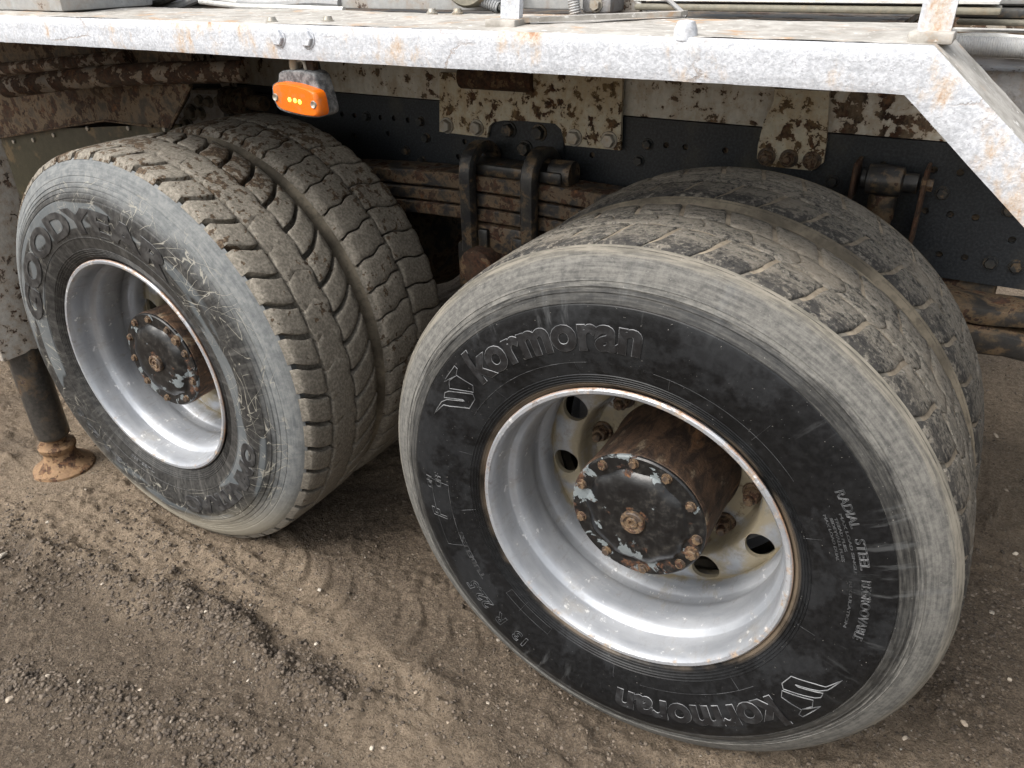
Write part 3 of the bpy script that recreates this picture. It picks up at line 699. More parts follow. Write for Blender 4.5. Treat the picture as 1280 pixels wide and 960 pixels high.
# outer wheel of the right axle
wr = wheel(0, 0, RIM_R, T_K); nuts(wr, math.radians(28)); hub(wr, 0.0)
ph = math.radians(2.07)
ring_of(K_SH, NK, wr, 0, ph); ring_of(K_MD, NK, wr, 0, ph+math.radians(5)); ring_of(K_IN, NK, wr, 0, ph+math.radians(1))
def word(par, mt, *a, name='lettering', **kw):
    b = MB(); ring_text(b, *a, **kw); return b.build(name, mt, par)
for a0 in (138.5, -37.0):
    word(wr, 'letter_edge', 'kormoran', .088, .3770, a0, width_deg=51, off=.0030, shear=.10, tube=.00095, lift=.0004)
    word(wr, 'letter_face', 'kormoran', .088, .3770, a0, 'fill', width_deg=51, off=.0030, shear=.10, lift=.0016, name='lettering_face')
def logo(rot):
    zz = lambda L: [(540+x/4.571, 380+y/4.571) for x, y in L]
    b = MB()
    for L in ([(72, 442), (133, 352), (150, 366), (144, 402), (238, 462), (240, 503), (107, 478), (104, 434), (142, 408)], [(20, 622), (62, 553), (92, 541), (190, 553), (178, 544), (76, 530), (80, 502), (102, 494), (236, 514), (246, 545), (214, 597), (112, 580), (72, 571)]):
        q = [pix_pol(*z) for z in zz(L)]; side_line(b, [(r, (a if a > 0 else a+360)+rot) for r, a in q], .00095, True)
    b.build('emblem', 'letter_edge', wr)
logo(0); logo(-175.5)
for c_, a_ in (('13', -117.5), ('R', -127.0), ('22.5', -133.5)): word(wr, 'letter_soft', c_, .042, .396, a_, tube=.0007, off=.0008)
word(wr, 'letter_soft', 'TUBELESS', .015, .366, -143, width_deg=18, tube=.0004)
b = MB(); fr = [pix_pol(500+x/3.427, 560+y/3.427) for x, y in ((140, 125), (208, 160), (275, 415), (212, 405))]
side_line(b, [(r, a+360 if a < 0 else a) for r, a in fr], .0007, True); b.build('emblem_frame', 'letter_soft', wr)
word(wr, 'letter_soft', 'F', .044, .392, 194.5, tube=.0007, shear=.3, off=.001)
word(wr, 'letter_soft', 'ON', .019, .411, 184, tube=.0005, shear=.2); word(wr, 'letter_soft', 'OFF', .019, .389, 183, tube=.0005, shear=.2)
word(wr, 'letter_soft', 'RADIAL', .019, .402, 35.5, width_deg=9.5, tube=.0005); word(wr, 'letter_soft', 'STEEL', .019, .402, 23.5, width_deg=8, tube=.0005); word(wr, 'letter_soft', 'REGROOVABLE', .019, .402, 13, width_deg=17, tube=.0005)
for k, (t_, r_, a_, wd) in enumerate((('TREAD PLIES', .383, 29, 9), ('SIDEWALL PLIES', .376, 29, 12), ('MAX LOAD SINGLE', .392, 30, 16), ('MAX LOAD DUAL', .368, 30, 13), ('REGULATION', .384, 12, 14))):
    word(wr, 'letter_soft', t_, .0060, r_, a_, width_deg=wd, tube=.0002)
b = MB()
for a0, a1 in ((150, 103), (84, 40), (-40, -80)): side_line(b, [(.351, a0), (.351, a1)], .0004)
side_line(b, [(.330, -135), (.330, -115), (.347, -115), (.347, -135)], .0004, True)
for a in (136, 106, 79, 54, 22, -10, -46, -90, -128, 166, -170): side_line(b, [(.302, a), (.352 if a not in (54,) else .385, a+.6)], .00035)
for k in range(60):
    r_, a_ = random.uniform(.34, .43), math.radians(random.uniform(-180, 180))
    b.add([(x*.0007+r_*math.cos(a_), ys(r_)-.0004+y*.0007, z*.0007+r_*math.sin(a_)) for x, y, z in ((1, 0, 0), (-1, 0, 0), (0, 0, 1), (0, 0, -1), (0, -1.4, 0))], [(0, 2, 4), (2, 1, 4), (1, 3, 4), (3, 0, 4)])
tag(b.build('mould_marks', 'letter_soft', wr), kind='stuff')
# outer wheel of the left axle
wl_ = wheel(WX[1], 0, RIM_L, T_G); nuts(wl_, math.radians(42)); hub(wl_, math.radians(-62))
ph = math.radians(2.46)
ring_of(G_SH, NG, wl_, 0, ph); ring_of(G_RB, NG, wl_, 0, ph+math.radians(3.9)); ring_of(G_IN, NG, wl_, 0, ph+math.radians(1))
for t_, sz, r_, a_, wd in (('GOODYEAR', .082, .370, 170, 118), ('OMNITRAC', .062, .376, -14, 66)):
    word(wl_, 'letter_dark', t_, sz, r_, a_, 'fill', width_deg=wd, lift=.0022, off=.0035, name='lettering_face')
    word(wl_, 'letter_soft', t_, sz, r_, a_, 'line', width_deg=wd, lift=.0012, off=.0035, tube=.0007)
word(wl_, 'letter_soft', '13 R 22.5', .026, .385, -115, width_deg=34, tube=.0006); word(wl_, 'letter_soft', 'TUBELESS', .012, .336, -100, width_deg=16, tube=.0004)
# inner wheels
wi = wheel(0, .305, RIM_I, T_KI)
ring_of(K_SH, NK, wi, 0, math.radians(4.0)); ring_of(K_MD, NK, wi, 0, 0.0); ring_of(K_IN, NK, wi, 0, math.radians(1))
wj = wheel(WX[1], .305, RIM_I, T_GI)
ring_of(L_A, NG, wj, 0, math.radians(3)); ring_of(L_B, NG, wj, 0, math.radians(6))
# wheels on the far side
for cx, t_ in ((0, T_KI), (WX[1], T_GI)):
    wheel(cx, 2.22, RIM_I, t_); wheel(cx, 1.88, RIM_R, t_)
# axles and brake drums
for cx in WX:
    b = MB().lathe([(.0, .27), (.09, .27), (.09, .40), (.205, .41), (.205, .66), (.12, .67), (.085, .70), (.080, 1.0), (.17, 1.12), (.20, 1.25), (.17, 1.38), (.080, 1.5), (.085, 1.8), (.205, 1.84), (.205, 2.09), (.0, 2.1)], 40, (cx, 0, G))
    b.build('axle', 'dark_mech', truck)

# ---- frame rail with holes
ZR0, ZR1 = .291+G, .573+G
def z2(x, y): return 420+x/2.977, y/2.977
def z3(x, y): return 850+x/2.977, y/2.977
holes = [z2(*a) for a in ((22, 425), (68, 430), (165, 437), (215, 440), (267, 447), (68, 505), (194, 497), (455, 583), (478, 527), (953, 577), (1228, 540))]
holes += [z3(*a) for a in ((20, 547), (168, 560), (755, 612), (945, 633), (1043, 643), (912, 785), (1005, 798), (1100, 810))]+[(1173.7, 318), (1205.6, 322), (1265, 300)]
rbolts = [z2(*a) for a in ((115, 432), (316, 452), (337, 513), (262, 560), (322, 598), (1160, 537), (1127, 598))]+[z3(*a) for a in ((568, 675), (977, 718))]+[(1238, 328), (1270, 333), (1262, 262)]
pan = MB().box(-4.2, 2.2, .80, .808, ZR0, ZR1)
pan.box(-4.2, 2.2, .8085, .87, ZR1-.008, ZR1); pan.box(-4.2, 2.2, .8085, .87, ZR0, ZR0+.008)
rail = pan.build('chassis_rail', 'chassis_black', truck, smooth=False)
cut = MB()
for i, h in enumerate(holes):
    q = bp(*h, .80); cut.lathe([(0, .78), (.0075, .78), (.0075, .83), (0, .83)], 16, (q[0], 0, q[2]))
co = cut.build('cut', 'chassis_black', None, smooth=False, merge=True)
md = rail.modifiers.new('holes', 'BOOLEAN'); md.object = co; md.operation = 'DIFFERENCE'; md.solver = 'EXACT'
dg = bpy.context.evaluated_depsgraph_get(); nm = D.meshes.new_from_object(rail.evaluated_get(dg)); rail.modifiers.clear(); rail.data = nm; D.objects.remove(co)
MB().box(-4.2, 2.2, .812, .818, ZR0+.012, ZR1-.012).build('hole_backing', 'dark_mech', truck, smooth=False)  # solid plate added behind the web so no light shows through the holes
BB = bolt_mesh('bolt', .0105, .013, 'bolt_black', True); BZ = bolt_mesh('bolt', .0115, .012, 'bolt_zinc', True); BR = bolt_mesh('bolt', .0125, .014, 'bolt_rust', True, True)
def bolt(me, px, py, Y, parent, s_=1.0, r=None):
    q = bp(px, py, Y); o = link('bolt', me, parent); o.location = (q[0], Y, q[2]); o.rotation_euler = (0, random.random(), 0); o.scale = (s_,)*3; return o
for h in rbolts: bolt(BB, *h, .80, rail)
far_rail = MB().box(-4.2, 2.2, 1.69, 1.70, ZR0, ZR1).box(-4.2, 2.2, 1.63, 1.6895, ZR1-.008, ZR1).build('chassis_rail', 'chassis_black', truck, smooth=False)
# sub-frame above the rail
sub = MB().box(-4.2, 2.2, .806, .90, ZR1+.002, ZR1+.235).build('subframe', 'subframe_white', truck, smooth=False)
MB().box(-4.2, 2.2, 1.60, 1.69, ZR1+.002, ZR1+.235).build('subframe', 'subframe_white', truck, smooth=False)
MB().tube([tuple(bp(*z2(470, 285), .79)), tuple(bp(*z2(740, 300), .79))], .03, 14).build('subframe_tube', 'rust_heavy', sub)
# gusset plate and mounting brackets
def plate(name, px, Y, th, mt, zz, bev=None):
    P = [bp(*zz(*a), Y) for a in px]; return MB().prism([(q[0], Y, q[2]) for q in P], (0, th, 0)).build(name, mt, truck, smooth=False)
g = plate('gusset_plate', [(572, 690), (575, 455), (600, 425), (820, 432), (845, 465), (848, 690)], .792, .0075, 'chassis_black', z2)
for a in ((645, 483), (757, 493), (705, 552)): bolt(BB, *z2(*a), .792, g, 1.5)
b1 = plate('mounting_bracket', [(385, 270), (385, 490), (562, 512), (570, 470), (585, 455), (625, 448), (700, 450), (815, 460), (838, 482), (852, 540), (1058, 560), (1066, 275)], .781, .0105, 'bracket_white', z2)
for a in ((413, 467), (525, 475), (887, 512), (1017, 522)): bolt(BZ, *z2(*a), .781, b1, 1.35)
b2 = plate('mounting_bracket', [(350, 330), (350, 375), (312, 450), (290, 540), (286, 590), (320, 618), (490, 635), (534, 605), (545, 520), (556, 340)], .786, .012, 'bracket_white', z3)
for a in ((322, 583), (405, 590), (491, 598)): bolt(BR, *z3(*a), .786, b2, 1.15)
# ---- leaf spring with saddle bolts
def spx(x, y): return 460+x/3.2, 60+y/3.2
YS0, YS1 = .655, .755
def top_z(px, py, Y): return bp(px, py, Y)[2]
SX = -.640
zt = bp(*spx(600, 535), YS0)[2]
def leaf(dz0, th, x0, x1, name, par):
    pts = []
    n = 26
    for i in range(n+1):
        x = x0+(x1-x0)*i/n; pts.append((x, zt+dz0-.035*((x-SX)/.70)**2))
    V = []; F = []
    for x, z in pts:
        V += [(x, YS0+.004, z), (x, YS0, z-.004), (x, YS0, z-th+.004), (x, YS0+.004, z-th), (x, YS1-.004, z-th), (x, YS1, z-th+.004), (x, YS1, z-.004), (x, YS1-.004, z)]
    for i in range(n):
        for k in range(8): F.append((i*8+k, i*8+(k+1) % 8, (i+1)*8+(k+1) % 8, (i+1)*8+k))
    F += [tuple(range(8))[::-1], tuple(n*8+k for k in range(8))]
    return MB().add(V, F).build(name, 'spring_steel', par)
ls = leaf(0, .040, SX-.78, SX+.78, 'leaf_spring', truck)
for k, (x0, x1) in enumerate(((.74, .74), (.62, .62))): leaf(-.046-.040*k, .034, SX-x0, SX+x1, 'leaf', ls)
ubx = [bp(*spx(405, 600), YS0-.012)[0], bp(*spx(648, 610), YS0-.012)[0]]
for x in ubx:
    V = []; n = 18; path = []
    z0 = zt-.20
    path.append((YS0-.016, z0)); path.append((YS0-.016, zt-.02))
    for i in range(9): a = PI-PI*i/8; path.append(((YS0+YS1)/2+math.cos(a)*((YS1-YS0)/2+.016), zt+.012+math.sin(a)*.052))
    path += [(YS1+.016, zt-.02), (YS1+.016, z0)]
    b = MB(); hw = .0215; th = .017; P = [Vector((0, y, z)) for y, z in path]; V = []; F = []
    for i, q in enumerate(P):
        t = (P[min(i+1, len(P)-1)]-P[max(i-1, 0)]).normalized(); nn = Vector((0, -t.z, t.y))
        for (dx, dn) in ((-hw, -th*.4), (-hw, th*.5), (-hw*.7, th), (hw*.7, th), (hw, th*.5), (hw, -th*.4)): V.append((x+dx, q.y+nn.y*dn, q.z+nn.z*dn))
    for i in range(len(P)-1):
        for k in range(6): F.append((i*6+k, i*6+(k+1) % 6, (i+1)*6+(k+1) % 6, (i+1)*6+k))
    F += [tuple(range(6)), tuple((len(P)-1)*6+k for k in range(6))]
    b.add(V, F).build('u_bolt', 'black_iron', ls, angle=40)
xm = sum(ubx)/2; hx = (ubx[1]-ubx[0])/2
MB().box(xm-hx-.03, xm+hx+.075, YS0+.01, YS1, zt, zt+.030, .007).build('spring_pad', 'black_iron', ls)
MB().lathe([(0, -.03), (.034, -.03), (.034, .03), (0, .03)], 20, (ubx[1]+.062, .705, zt+.02), 'x').build('bump_stop', 'black_iron', ls)
seat = MB().box(xm-hx-.005, xm+hx+.005, YS0-.004, YS1+.01, zt-.20, zt-.126, .006).build('spring_seat', 'spring_steel', truck)
MB().box(xm-hx+.025, xm-hx+.055, YS0-.018, YS0, zt-.19, zt-.135, .006).build('seat_lug', 'black_iron', seat); MB().box(xm+hx-.055, xm+hx-.02, YS0-.018, YS0, zt-.20, zt-.145, .006).build('seat_lug', 'black_iron', seat)
q = bp(592, 322, .62); tr = MB().lathe([(0, .600), (.040, .600), (.052, .606), (.055, .62), (.055, .66), (.07, .67), (.07, 1.0), (0, 1.0)], 32, (q[0]+.015, 0, q[2]-.025)).build('trunnion_hub', 'rust_heavy', truck)
MB().box(xm-hx-.06, xm+hx+.03, .66, .90, .22+G-.25, zt-.19, .01).build('trunnion_bracket', 'dark_mech', truck)
MB().box(xm-.045, xm+.045, .7, 1.8, G-.16, G-.02, .02).build('trunnion_beam', 'dark_mech', truck)
# ---- damper bushing on the rail
q = bp(*z3(768, 672), .745)
sb = MB().lathe([(0, -.048), (.020, -.048), (.020, -.040), (.031, -.036), (.033, 0), (.031, .030), (.020, .034), (.020, .060), (0, .060)], 28, (q[0], .745, q[2]), 'x').build('damper_bush', 'black_iron', truck)
MB().lathe([(0, 0), (.0275, 0), (.0285, -.05), (.026, -.055), (.026, -.30), (0, -.30)], 24, (q[0], .745, q[2]-.028), 'z').build('damper_tube', 'dark_mech', sb)
for dx, s_ in ((-.062, 1), (.072, 1)):
    MB().box(q[0]+dx-.004, q[0]+dx+.004, .715, .798, q[2]-(.045 if dx < 0 else .13), q[2]+.035, .003).build('damper_bracket', 'rust_heavy', sb)
nb = MB().lathe([(0, .088), (.013, .088), (.013, .074), (.017, .074), (.017, .066), (0, .066)], 6, (q[0], .745, q[2]), 'x').build('bolt', 'bolt_rust', sb)
# ---- spring end and torque arm behind the right wheel
for k, (py0, py1, Y) in enumerate(((372, 402, .70), (404, 446, .69))):
    a, b_ = bp(1205, py0+4, Y), bp(1205, py1, Y); c, d_ = bp(1330, py0, Y), bp(1330, py1+6, Y); zt_, zb_ = a[2], b_[2]
    pts = [(a[0]-.30, zt_), (c[0]+.5, zt_)]
    b = MB(); V = []; F = []; n = 20
    for i in range(n+1):
        x = a[0]-.30+(c[0]+.8-a[0])*i/n; wv = .006*math.sin(x*23+k*2)
        zc, hh = (zt_+zb_)/2+wv, (zt_-zb_)/2*(1+.12*math.sin(x*17+k))
        for j in range(12):
            t = 2*PI*j/12; sx_, sz_ = math.cos(t), math.sin(t)
            V.append((x, Y+.05+.055*math.copysign(abs(sx_)**.6, sx_), zc+hh*math.copysign(abs(sz_)**.6, sz_)))
    for i in range(n):
        for j in range(12): F.append((i*12+j, i*12+(j+1) % 12, (i+1)*12+(j+1) % 12, (i+1)*12+j))
    F += [tuple(range(12)), tuple(n*12+j for j in range(12))]
    b.add(V, F).build('torque_arm', 'dark_mech', truck)
MB().box(.30, .50, .81, .9, ZR0-.10, ZR0+.02, .01).build('rear_hanger', 'dark_mech', truck)

# ---- deck wing with folded lip
ZD, ZL = .829+G, .775+G
SD = (math.cos(math.radians(41)), -math.sin(math.radians(41)))
def path_pts():
    P = [(x, ZD, x, ZL) for x in np.arange(-4.0, .25, .022)]
    xs0 = P[-1][0]
    for k in range(1, 4): P.append((xs0+(.322-xs0)*k/4, ZD, xs0+(.303-xs0)*k/4, ZL))
    P.append((.322, ZD, .303, ZL))
    for d in np.arange(.022, 1.0, .022): P.append((.322+d*SD[0], ZD+d*SD[1], .303+d*SD[0], ZL+d*SD[1]))
    return P
PP = path_pts()
def lip():
    V = []; F = []; rows = 7; n = len(PP); prof = []
    for i, (tx, tz, bx, bz) in enumerate(PP):
        wob = .0018*math.sin(tx*1.7+1)
        for k in range(rows):
            f = k/(rows-1); x, z = tx+(bx-tx)*f, tz+(bz-tz)*f
            if k == rows-1: z += .0006*math.sin(i*.11)+random.uniform(-.0003, .0003)
            y = wob*f+random.uniform(-.0004, .0004)+(.004 if k == 0 else 0)+(.002 if k == rows-1 else 0)
            V.append((x, y, z))
        x, z = V[-1][0], V[-1][2]; V.append((x, wob+.008, z-.0005)); V.append((x, wob+.0085, z+.002)); V.append((tx, .012, tz-.006))
    m_ = rows+3
    for i in range(n-1):
        for k in range(m_-1): F.append((i*m_+k, i*m_+k+1, (i+1)*m_+k+1, (i+1)*m_+k))
    return MB().add(V, F)
deck = MB(); V = []; F = []; n = len(PP); ysn = [.004, .02, .06, .10, .15, .19, .25, .30, .325]
for i, (tx, tz, bx, bz) in enumerate(PP):
    dep = .325 if tx < .30 else .19
    for yy in ysn:
        y = .004+(dep-.004)*(yy-.004)/(.321); V.append((tx, y, tz+.0014*math.sin(tx*9+yy*31)+random.uniform(-.0006, .0006)+(0 if yy > .01 else -.0002)))
    V.append((tx, dep, tz-.03)); V.append((tx, dep-.006, tz-.03)); V.append((tx, dep-.006, tz-.008)); V.append((tx, .012, tz-.008))
m_ = len(ysn)+4
for i in range(n-1):
    for k in range(m_-1): F.append((i*m_+k, i*m_+k+1, (i+1)*m_+k+1, (i+1)*m_+k))
dk = deck.add(V, F).build('deck_wing', 'deck_dirty', truck, angle=50)
lp = lip().build('deck_lip', 'lip_white', dk, angle=60)
BW = bolt_mesh('bolt', .0115, .012, 'lip_white', True)
for px, py in ((347, 47), (383, 48)):
    q = bp(px, py, -.002); o = link('bolt', BZ, dk); o.location = (q[0], .0, q[2]); o.scale = (1.05, .6, 1.05); o.data = BW
q = bp(855, 42, .01); MB().lathe([(0, .020), (.011, .018), (.015, .008), (.016, -.004)], 16, (q[0], .016, ZD), 'z').build('stud', 'lip_white', dk)
for px, py in ((540, 14), (572, 14), (340, 25), (410, 24)):
    q = gz(px, py+3, ZD); o = MB().lathe([(0, .009), (.007, .009), (.009, .003), (.011, .002), (.011, -.002)], 10, (q[0], q[1], ZD), 'z').build('bolt', 'bolt_zinc', dk)
# weld seam on the corner of the lip, patch strap
def upright(px0, px1, py, w, foot, top, lean, mt='lip_white'):
    a, b = gz(px0, py, ZD), gz(px1, py, ZD); x0, x1, y0 = a[0], b[0], (a[1]+b[1])/2
    o = MB().prism([(x0, y0, ZD-.002), (x1, y0, ZD-.002), (x1+lean, y0+.01, ZD+top), (x0+lean, y0+.01, ZD+top)], (0, .012, 0)).build('rail_post', mt, dk, smooth=False)
    MB().box(x0-foot, x1+.006, y0-.022, y0+.03, ZD-.003, ZD+.010, .003).build('post_foot', 'deck_dirty', dk)
    return x0, x1, y0
p1 = upright(623, 650, 32, 0, .015, .25, .012); p2 = upright(1142, 1186, 50, 0, .006, .25, .004)
MB().prism([(p1[1], p1[2]+.002, ZD+.004), (p1[1]+.19, p1[2]+.20, ZD+.004), (p1[1]+.19, p1[2]+.235, ZD+.004), (p1[1], p1[2]+.03, ZD+.004)], (0, 0, .007)).build('strap', 'deck_dirty', dk, smooth=False)
def pbox(name, x0, y0, x1, y1, Y, dep, mt, bev=.003, par=None):
    a, b = bp(x0, y0, Y), bp(x1, y1, Y); return MB().box(min(a[0], b[0]), max(a[0], b[0]), Y, Y+dep, min(a[2], b[2]), max(a[2], b[2]), bev).build(name, mt, par or truck)
# floor of the body behind the wing, added to keep the underside dark
MB().box(-4.0, .24, .36, 2.5, ZD-.022, ZD-.010).build('body_floor', 'dark_mech', truck, smooth=False)
MB().box(-4.0, .24, 2.2, 2.5, ZD-.06, ZD-.023).build('deck_wing', 'deck_dirty', truck, smooth=False)
# ---- machinery standing behind the wing
bx_ = MB().box(-3.6, -1.44, .10, .34, ZD+.002, ZD+.8, .006).build('control_box', 'panel_grey', truck)
pbox('body_panel', 415, -60, 640, 14.5, .40, .03, 'panel_grey'); pbox('body_panel', 640, -60, 775, 13, .43, .03, 'panel_grey')
tkp = pbox('valve_block', 728, -40, 763, 17, .36, .07, 'cast_grey', .005); o = bolt(BZ, 745, 6, .36, tkp, .8)
sp_ = lambda px0, py0, px1, py1, Y, n, R, r: [tuple(np.array(bp(px0+(px1-px0)*i/n, py0+(py1-py0)*i/n, Y))) for i in range(n+1)]
def coil(a, b, R, r, turns, name, mt):
    A, B = Vector(a), Vector(b); t = (B-A).normalized(); u = t.orthogonal().normalized(); v = t.cross(u); n = turns*10
    MB().tube([tuple(A+(B-A)*i/n+(u*math.cos(2*PI*i/10)+v*math.sin(2*PI*i/10))*R) for i in range(n+1)], r, 5).build(name, mt, truck)
coil(bp(585, -8, .35), bp(625, 10, .35), .010, .0022, 14, 'spiral_hose_guard', 'hose_grey')
MB().tube([tuple(bp(x, y, .35)) for x, y in ((570, -14), (600, 0), (630, 12))], .008, 10).build('hose', 'hose_black', truck)
coil(bp(714, -30, .34), bp(719, 17, .34), .009, .0022, 14, 'spiral_hose_guard', 'hose_grey')
MB().lathe([(0, 0), (.05, 0), (.055, .008), (.055, .05), (0, .05)], 32, tuple(bp(580, -30, .33)), 'y').build('filter_cap', 'beam_olive', truck)
pbox('body_panel', 765, -60, 800, 18, .42, .03, 'outrigger_white', .004)
MB().tube([tuple(bp(x, y, .38)) for x, y in ((785, -10), (800, 5), (812, 24))], .0035, 8).build('cable', 'hose_white', truck)
MB().tube([tuple(bp(x, y, .37)) for x, y in ((822, -12), (840, 4), (858, 20))], .004, 8).build('cable', 'hose_grey', truck)
pbox('body_beam', 792, 4.5, 1250, 20, .37, .08, 'beam_olive', .004); pbox('beam_flange', 792, -1, 1250, 4, .375, .07, 'hose_white', .002)
pbox('body_beam', 860, -40, 1250, -2, .46, .10, 'beam_dark', .004)
hb = [((100, 12), (118, 2), (140, -8)), ((120, 13), (138, 4), (165, -9)), ((148, 12), (165, 3), (200, -10)), ((175, 11), (200, 2), (225, -8)), ((205, 8), (230, 4), (260, -8)), ((235, -6), (300, 3), (360, 6), (440, 5)), ((250, 2), (300, 8), (370, 10), (430, 12))]
for i, L in enumerate(hb):
    P = [Vector(bp(x, y, .37+.02*(i % 3))) for x, y in L]; Q = []
    for a, b in zip(P[:-1], P[1:]): Q += [tuple(a.lerp(b, t/4)) for t in range(4)]
    Q.append(tuple(P[-1])); MB().tube(Q, .011 if i < 5 else .006, 10).build('hose', ('hose_black', 'hose_grey', 'hose_black', 'hose_black', 'hose_grey', 'hose_white', 'hose_white')[i], truck)
for k, (y0, y1) in enumerate(((4, 13), (-4, 3))):
    MB().tube([tuple(bp(300+i*14, y0+2.0*math.sin(i*.7)+(y1-y0)*0, .40+.02*k)) for i in range(10)], .012, 10).build('hose', 'hose_grey', truck)
pbox('recess_shade', 85, -50, 420, 16, .52, .04, 'dark_mech', .002)  # dark sheet stands in for the shade behind the hoses
# right-hand side beyond the sloping wing
pbox('body_beam', 1192, -30, 1420, 9, .62, .10, 'panel_grey', .01)
pbox('body_beam', 1196, 10, 1420, 26, .60, .10, 'beam_dark', .004); pbox('body_beam', 1196, 24, 1420, 36, .585, .10, 'beam_olive', .004)
pbox('bright_gap_strip', 1190, 37, 1420, 44, .75, .04, 'hose_white', .003)  # white strip stands in for light showing through a gap
MB().tube([tuple(bp(x, y, .52)) for x, y in ((1180, 47), (1215, 45), (1250, 46), (1290, 50), (1400, 62))], .0055, 10).build('hose', 'hose_white', truck)
coil(bp(1195, 57, .50), bp(1400, 66, .50), .0125, .0032, 64, 'conduit', 'hose_grey')
MB().tube([tuple(bp(x, y, .50)) for x, y in ((1195, 57), (1400, 66))], .010, 10).build('hose', 'hose_black', truck)
pbox('body_panel', 1200, 68, 1420, 80, .56, .05, 'panel_grey', .004)
pbox('tank', 1190, 84, 1430, 178, .60, .18, 'cast_grey', .012)
pbox('recess_shade', 1170, 36, 1430, 84, .95, .04, 'dark_mech', .002)  # dark sheet put in as the shade behind these parts
# ---- side marker lamp
def zl(x, y): return 320+x/9.6, 60+y/9.6
def rprism(name, px, Y, dep, bev, mt, par, inset=.93, zz=zl):
    P = [bp(*zz(*a), Y) for a in px]; c = sum(P)/len(P); n = len(P)
    # resample corners for a rounder outline
    R = []
    for i in range(n):
        a, b, d = P[i-1], P[i], P[(i+1) % n]
        R += [b+(a-b)*.28, b+(a-b)*.08+(d-b)*.08, b+(d-b)*.28]
    n = len(R); ringA = [c+(q-c)*inset for q in R]
    V = [(q[0], Y, q[2]) for q in ringA]+[(q[0], Y+bev*.3, q[2]) for q in [c+(q-c)*(1+inset)/2 for q in R]]+[(q[0], Y+bev, q[2]) for q in R]+[(q[0], Y+dep, q[2]) for q in R]
    F = [tuple(range(n)), tuple(3*n+i for i in range(n))]
    for k in range(3): F += [(k*n+i, k*n+(i+1) % n, (k+1)*n+(i+1) % n, (k+1)*n+i) for i in range(n)]
    return MB().add(V, F).build(name, mt, par, angle=40)
lamp = rprism('marker_lamp', [(180, 440), (262, 402), (268, 262), (690, 282), (760, 480), (835, 745), (828, 805), (745, 842), (560, 828), (268, 752), (198, 610)], .010, .035, .004, 'lamp_plastic', truck, .96)
lens = rprism('lens', [(176, 450), (235, 412), (420, 435), (620, 495), (718, 545), (768, 785), (735, 838), (560, 818), (262, 738), (200, 620)], -.012, .024, .006, 'lens_amber', lamp, .90)
for x, y in ((400, 620), (465, 632), (522, 648)):
    q = bp(*zl(x, y), -.0125); MB().lathe([(0, -.0016), (.0034, -.0008), (.0046, .0006)], 12, (q[0], -.012, q[2])).build('led', 'led_yellow', lamp)
for x, y in ((232, 590), (688, 680)):
    q = bp(*zl(x, y), -.0125); o = MB().lathe([(0, -.0002), (.0035, -.0008), (.0055, -.002), (.0068, .0004)], 14, (q[0], -.012, q[2])).build('screw', 'bolt_zinc', lamp)
MB().tube([tuple(bp(*zl(x, y), .026)) for x, y in ((470, 250), (490, 170), (530, 140), (580, 170), (600, 260))], .0035, 8).build('hanger_wire', 'bolt_zinc', lamp)
q = bp(*zl(465, 265), .024); MB().lathe([(0, .022), (.008, .022), (.009, .006), (.007, 0), (.007, -.008), (0, -.008)], 12, (q[0], .024, q[2]), 'z').build('bolt', 'bolt_zinc', lamp)
MB().tube([tuple(bp(*zl(x, y), Y)) for x, y, Y in ((720, 470, .046), (770, 430, .052), (790, 360, .06), (760, 250, .07), (735, 150, .075), (730, 60, .08))], .003, 8).build('cable', 'hose_black', lamp)
a = bp(*zl(670, 280), .034); MB().box(a[0]-.010, a[0]+.012, .026, .04, a[2]-.006, ZL+.012, .002).build('hanger', 'rust_heavy', lamp)
# ---- left side below the wing: wheel arch, tube, olive splash panel, cast bracket
def zL(x, y): return x/4.0, 60+y/4.0
def pplate(name, px, Y, th, mt, zz=zL, par=None):
    P = [bp(*zz(*a), Y) for a in px]; return MB().prism([(q[0], Y, q[2]) for q in P], (0, th, 0)).build(name, mt, par or truck, smooth=False)
arch = pplate('wheel_arch', [(-300, -60), (-300, 480), (0, 452), (200, 412), (400, 385), (520, 362), (640, 380), (760, 392), (850, 402), (952, 190), (960, -60)], .46, .006, 'arch_rust')
MB().tube([tuple(bp(*zL(x, y), .452)) for x, y in ((952, 190), (850, 402))], .006, 6).build('arch_edge', 'arch_rust', arch)
MB().tube([tuple(bp(*zL(x, y), .455)) for x, y in ((-20, 452), (200, 412), (520, 362), (760, 392))], .004, 6).build('arch_edge', 'arch_rust', arch)
tb = MB(); A, B = Vector(bp(*zL(28, 198), .30)), Vector(bp(*zL(1225, 118), .50))
P = [A.lerp(B, i/24)+Vector((0, 0, .012*math.sin(i/24*PI))) for i in range(25)]
tb.tube([tuple(q) for q in P], .029, 18).build('support_tube', 'tube_rust', truck)
t_ = (P[0]-P[1]).normalized(); MB().tube([tuple(P[0]+t_*.0005), tuple(P[0]+t_*.004)], .026, 18).build('tube_cap', 'outrigger_white', truck)
A, B = Vector(bp(*zL(-150, 120), .44)), Vector(bp(*zL(640, 45), .44))
MB().tube([tuple(A.lerp(B, i/12)) for i in range(13)], .018, 10).build('support_rail', 'tube_rust', truck)
MB().box(-3.0, -1.25, .33, .45, ZD-.06, ZD-.024, .004).build('deck_stringer', 'rust_heavy', truck)
op = pplate('splash_panel', [(-400, 430), (-400, 1300), (60, 1300), (200, 900), (350, 640), (900, 640), (900, 380)], .475, .008, 'olive_panel')
RV = bolt_mesh('rivet', .007, .006, 'bolt_zinc', False)
for x, y in ((72, 467), (170, 460), (272, 435), (442, 402), (645, 400), (825, 405)):
    q = bp(*zL(x, y), .475); o = link('rivet', RV, op); o.location = (q[0], .475, q[2])
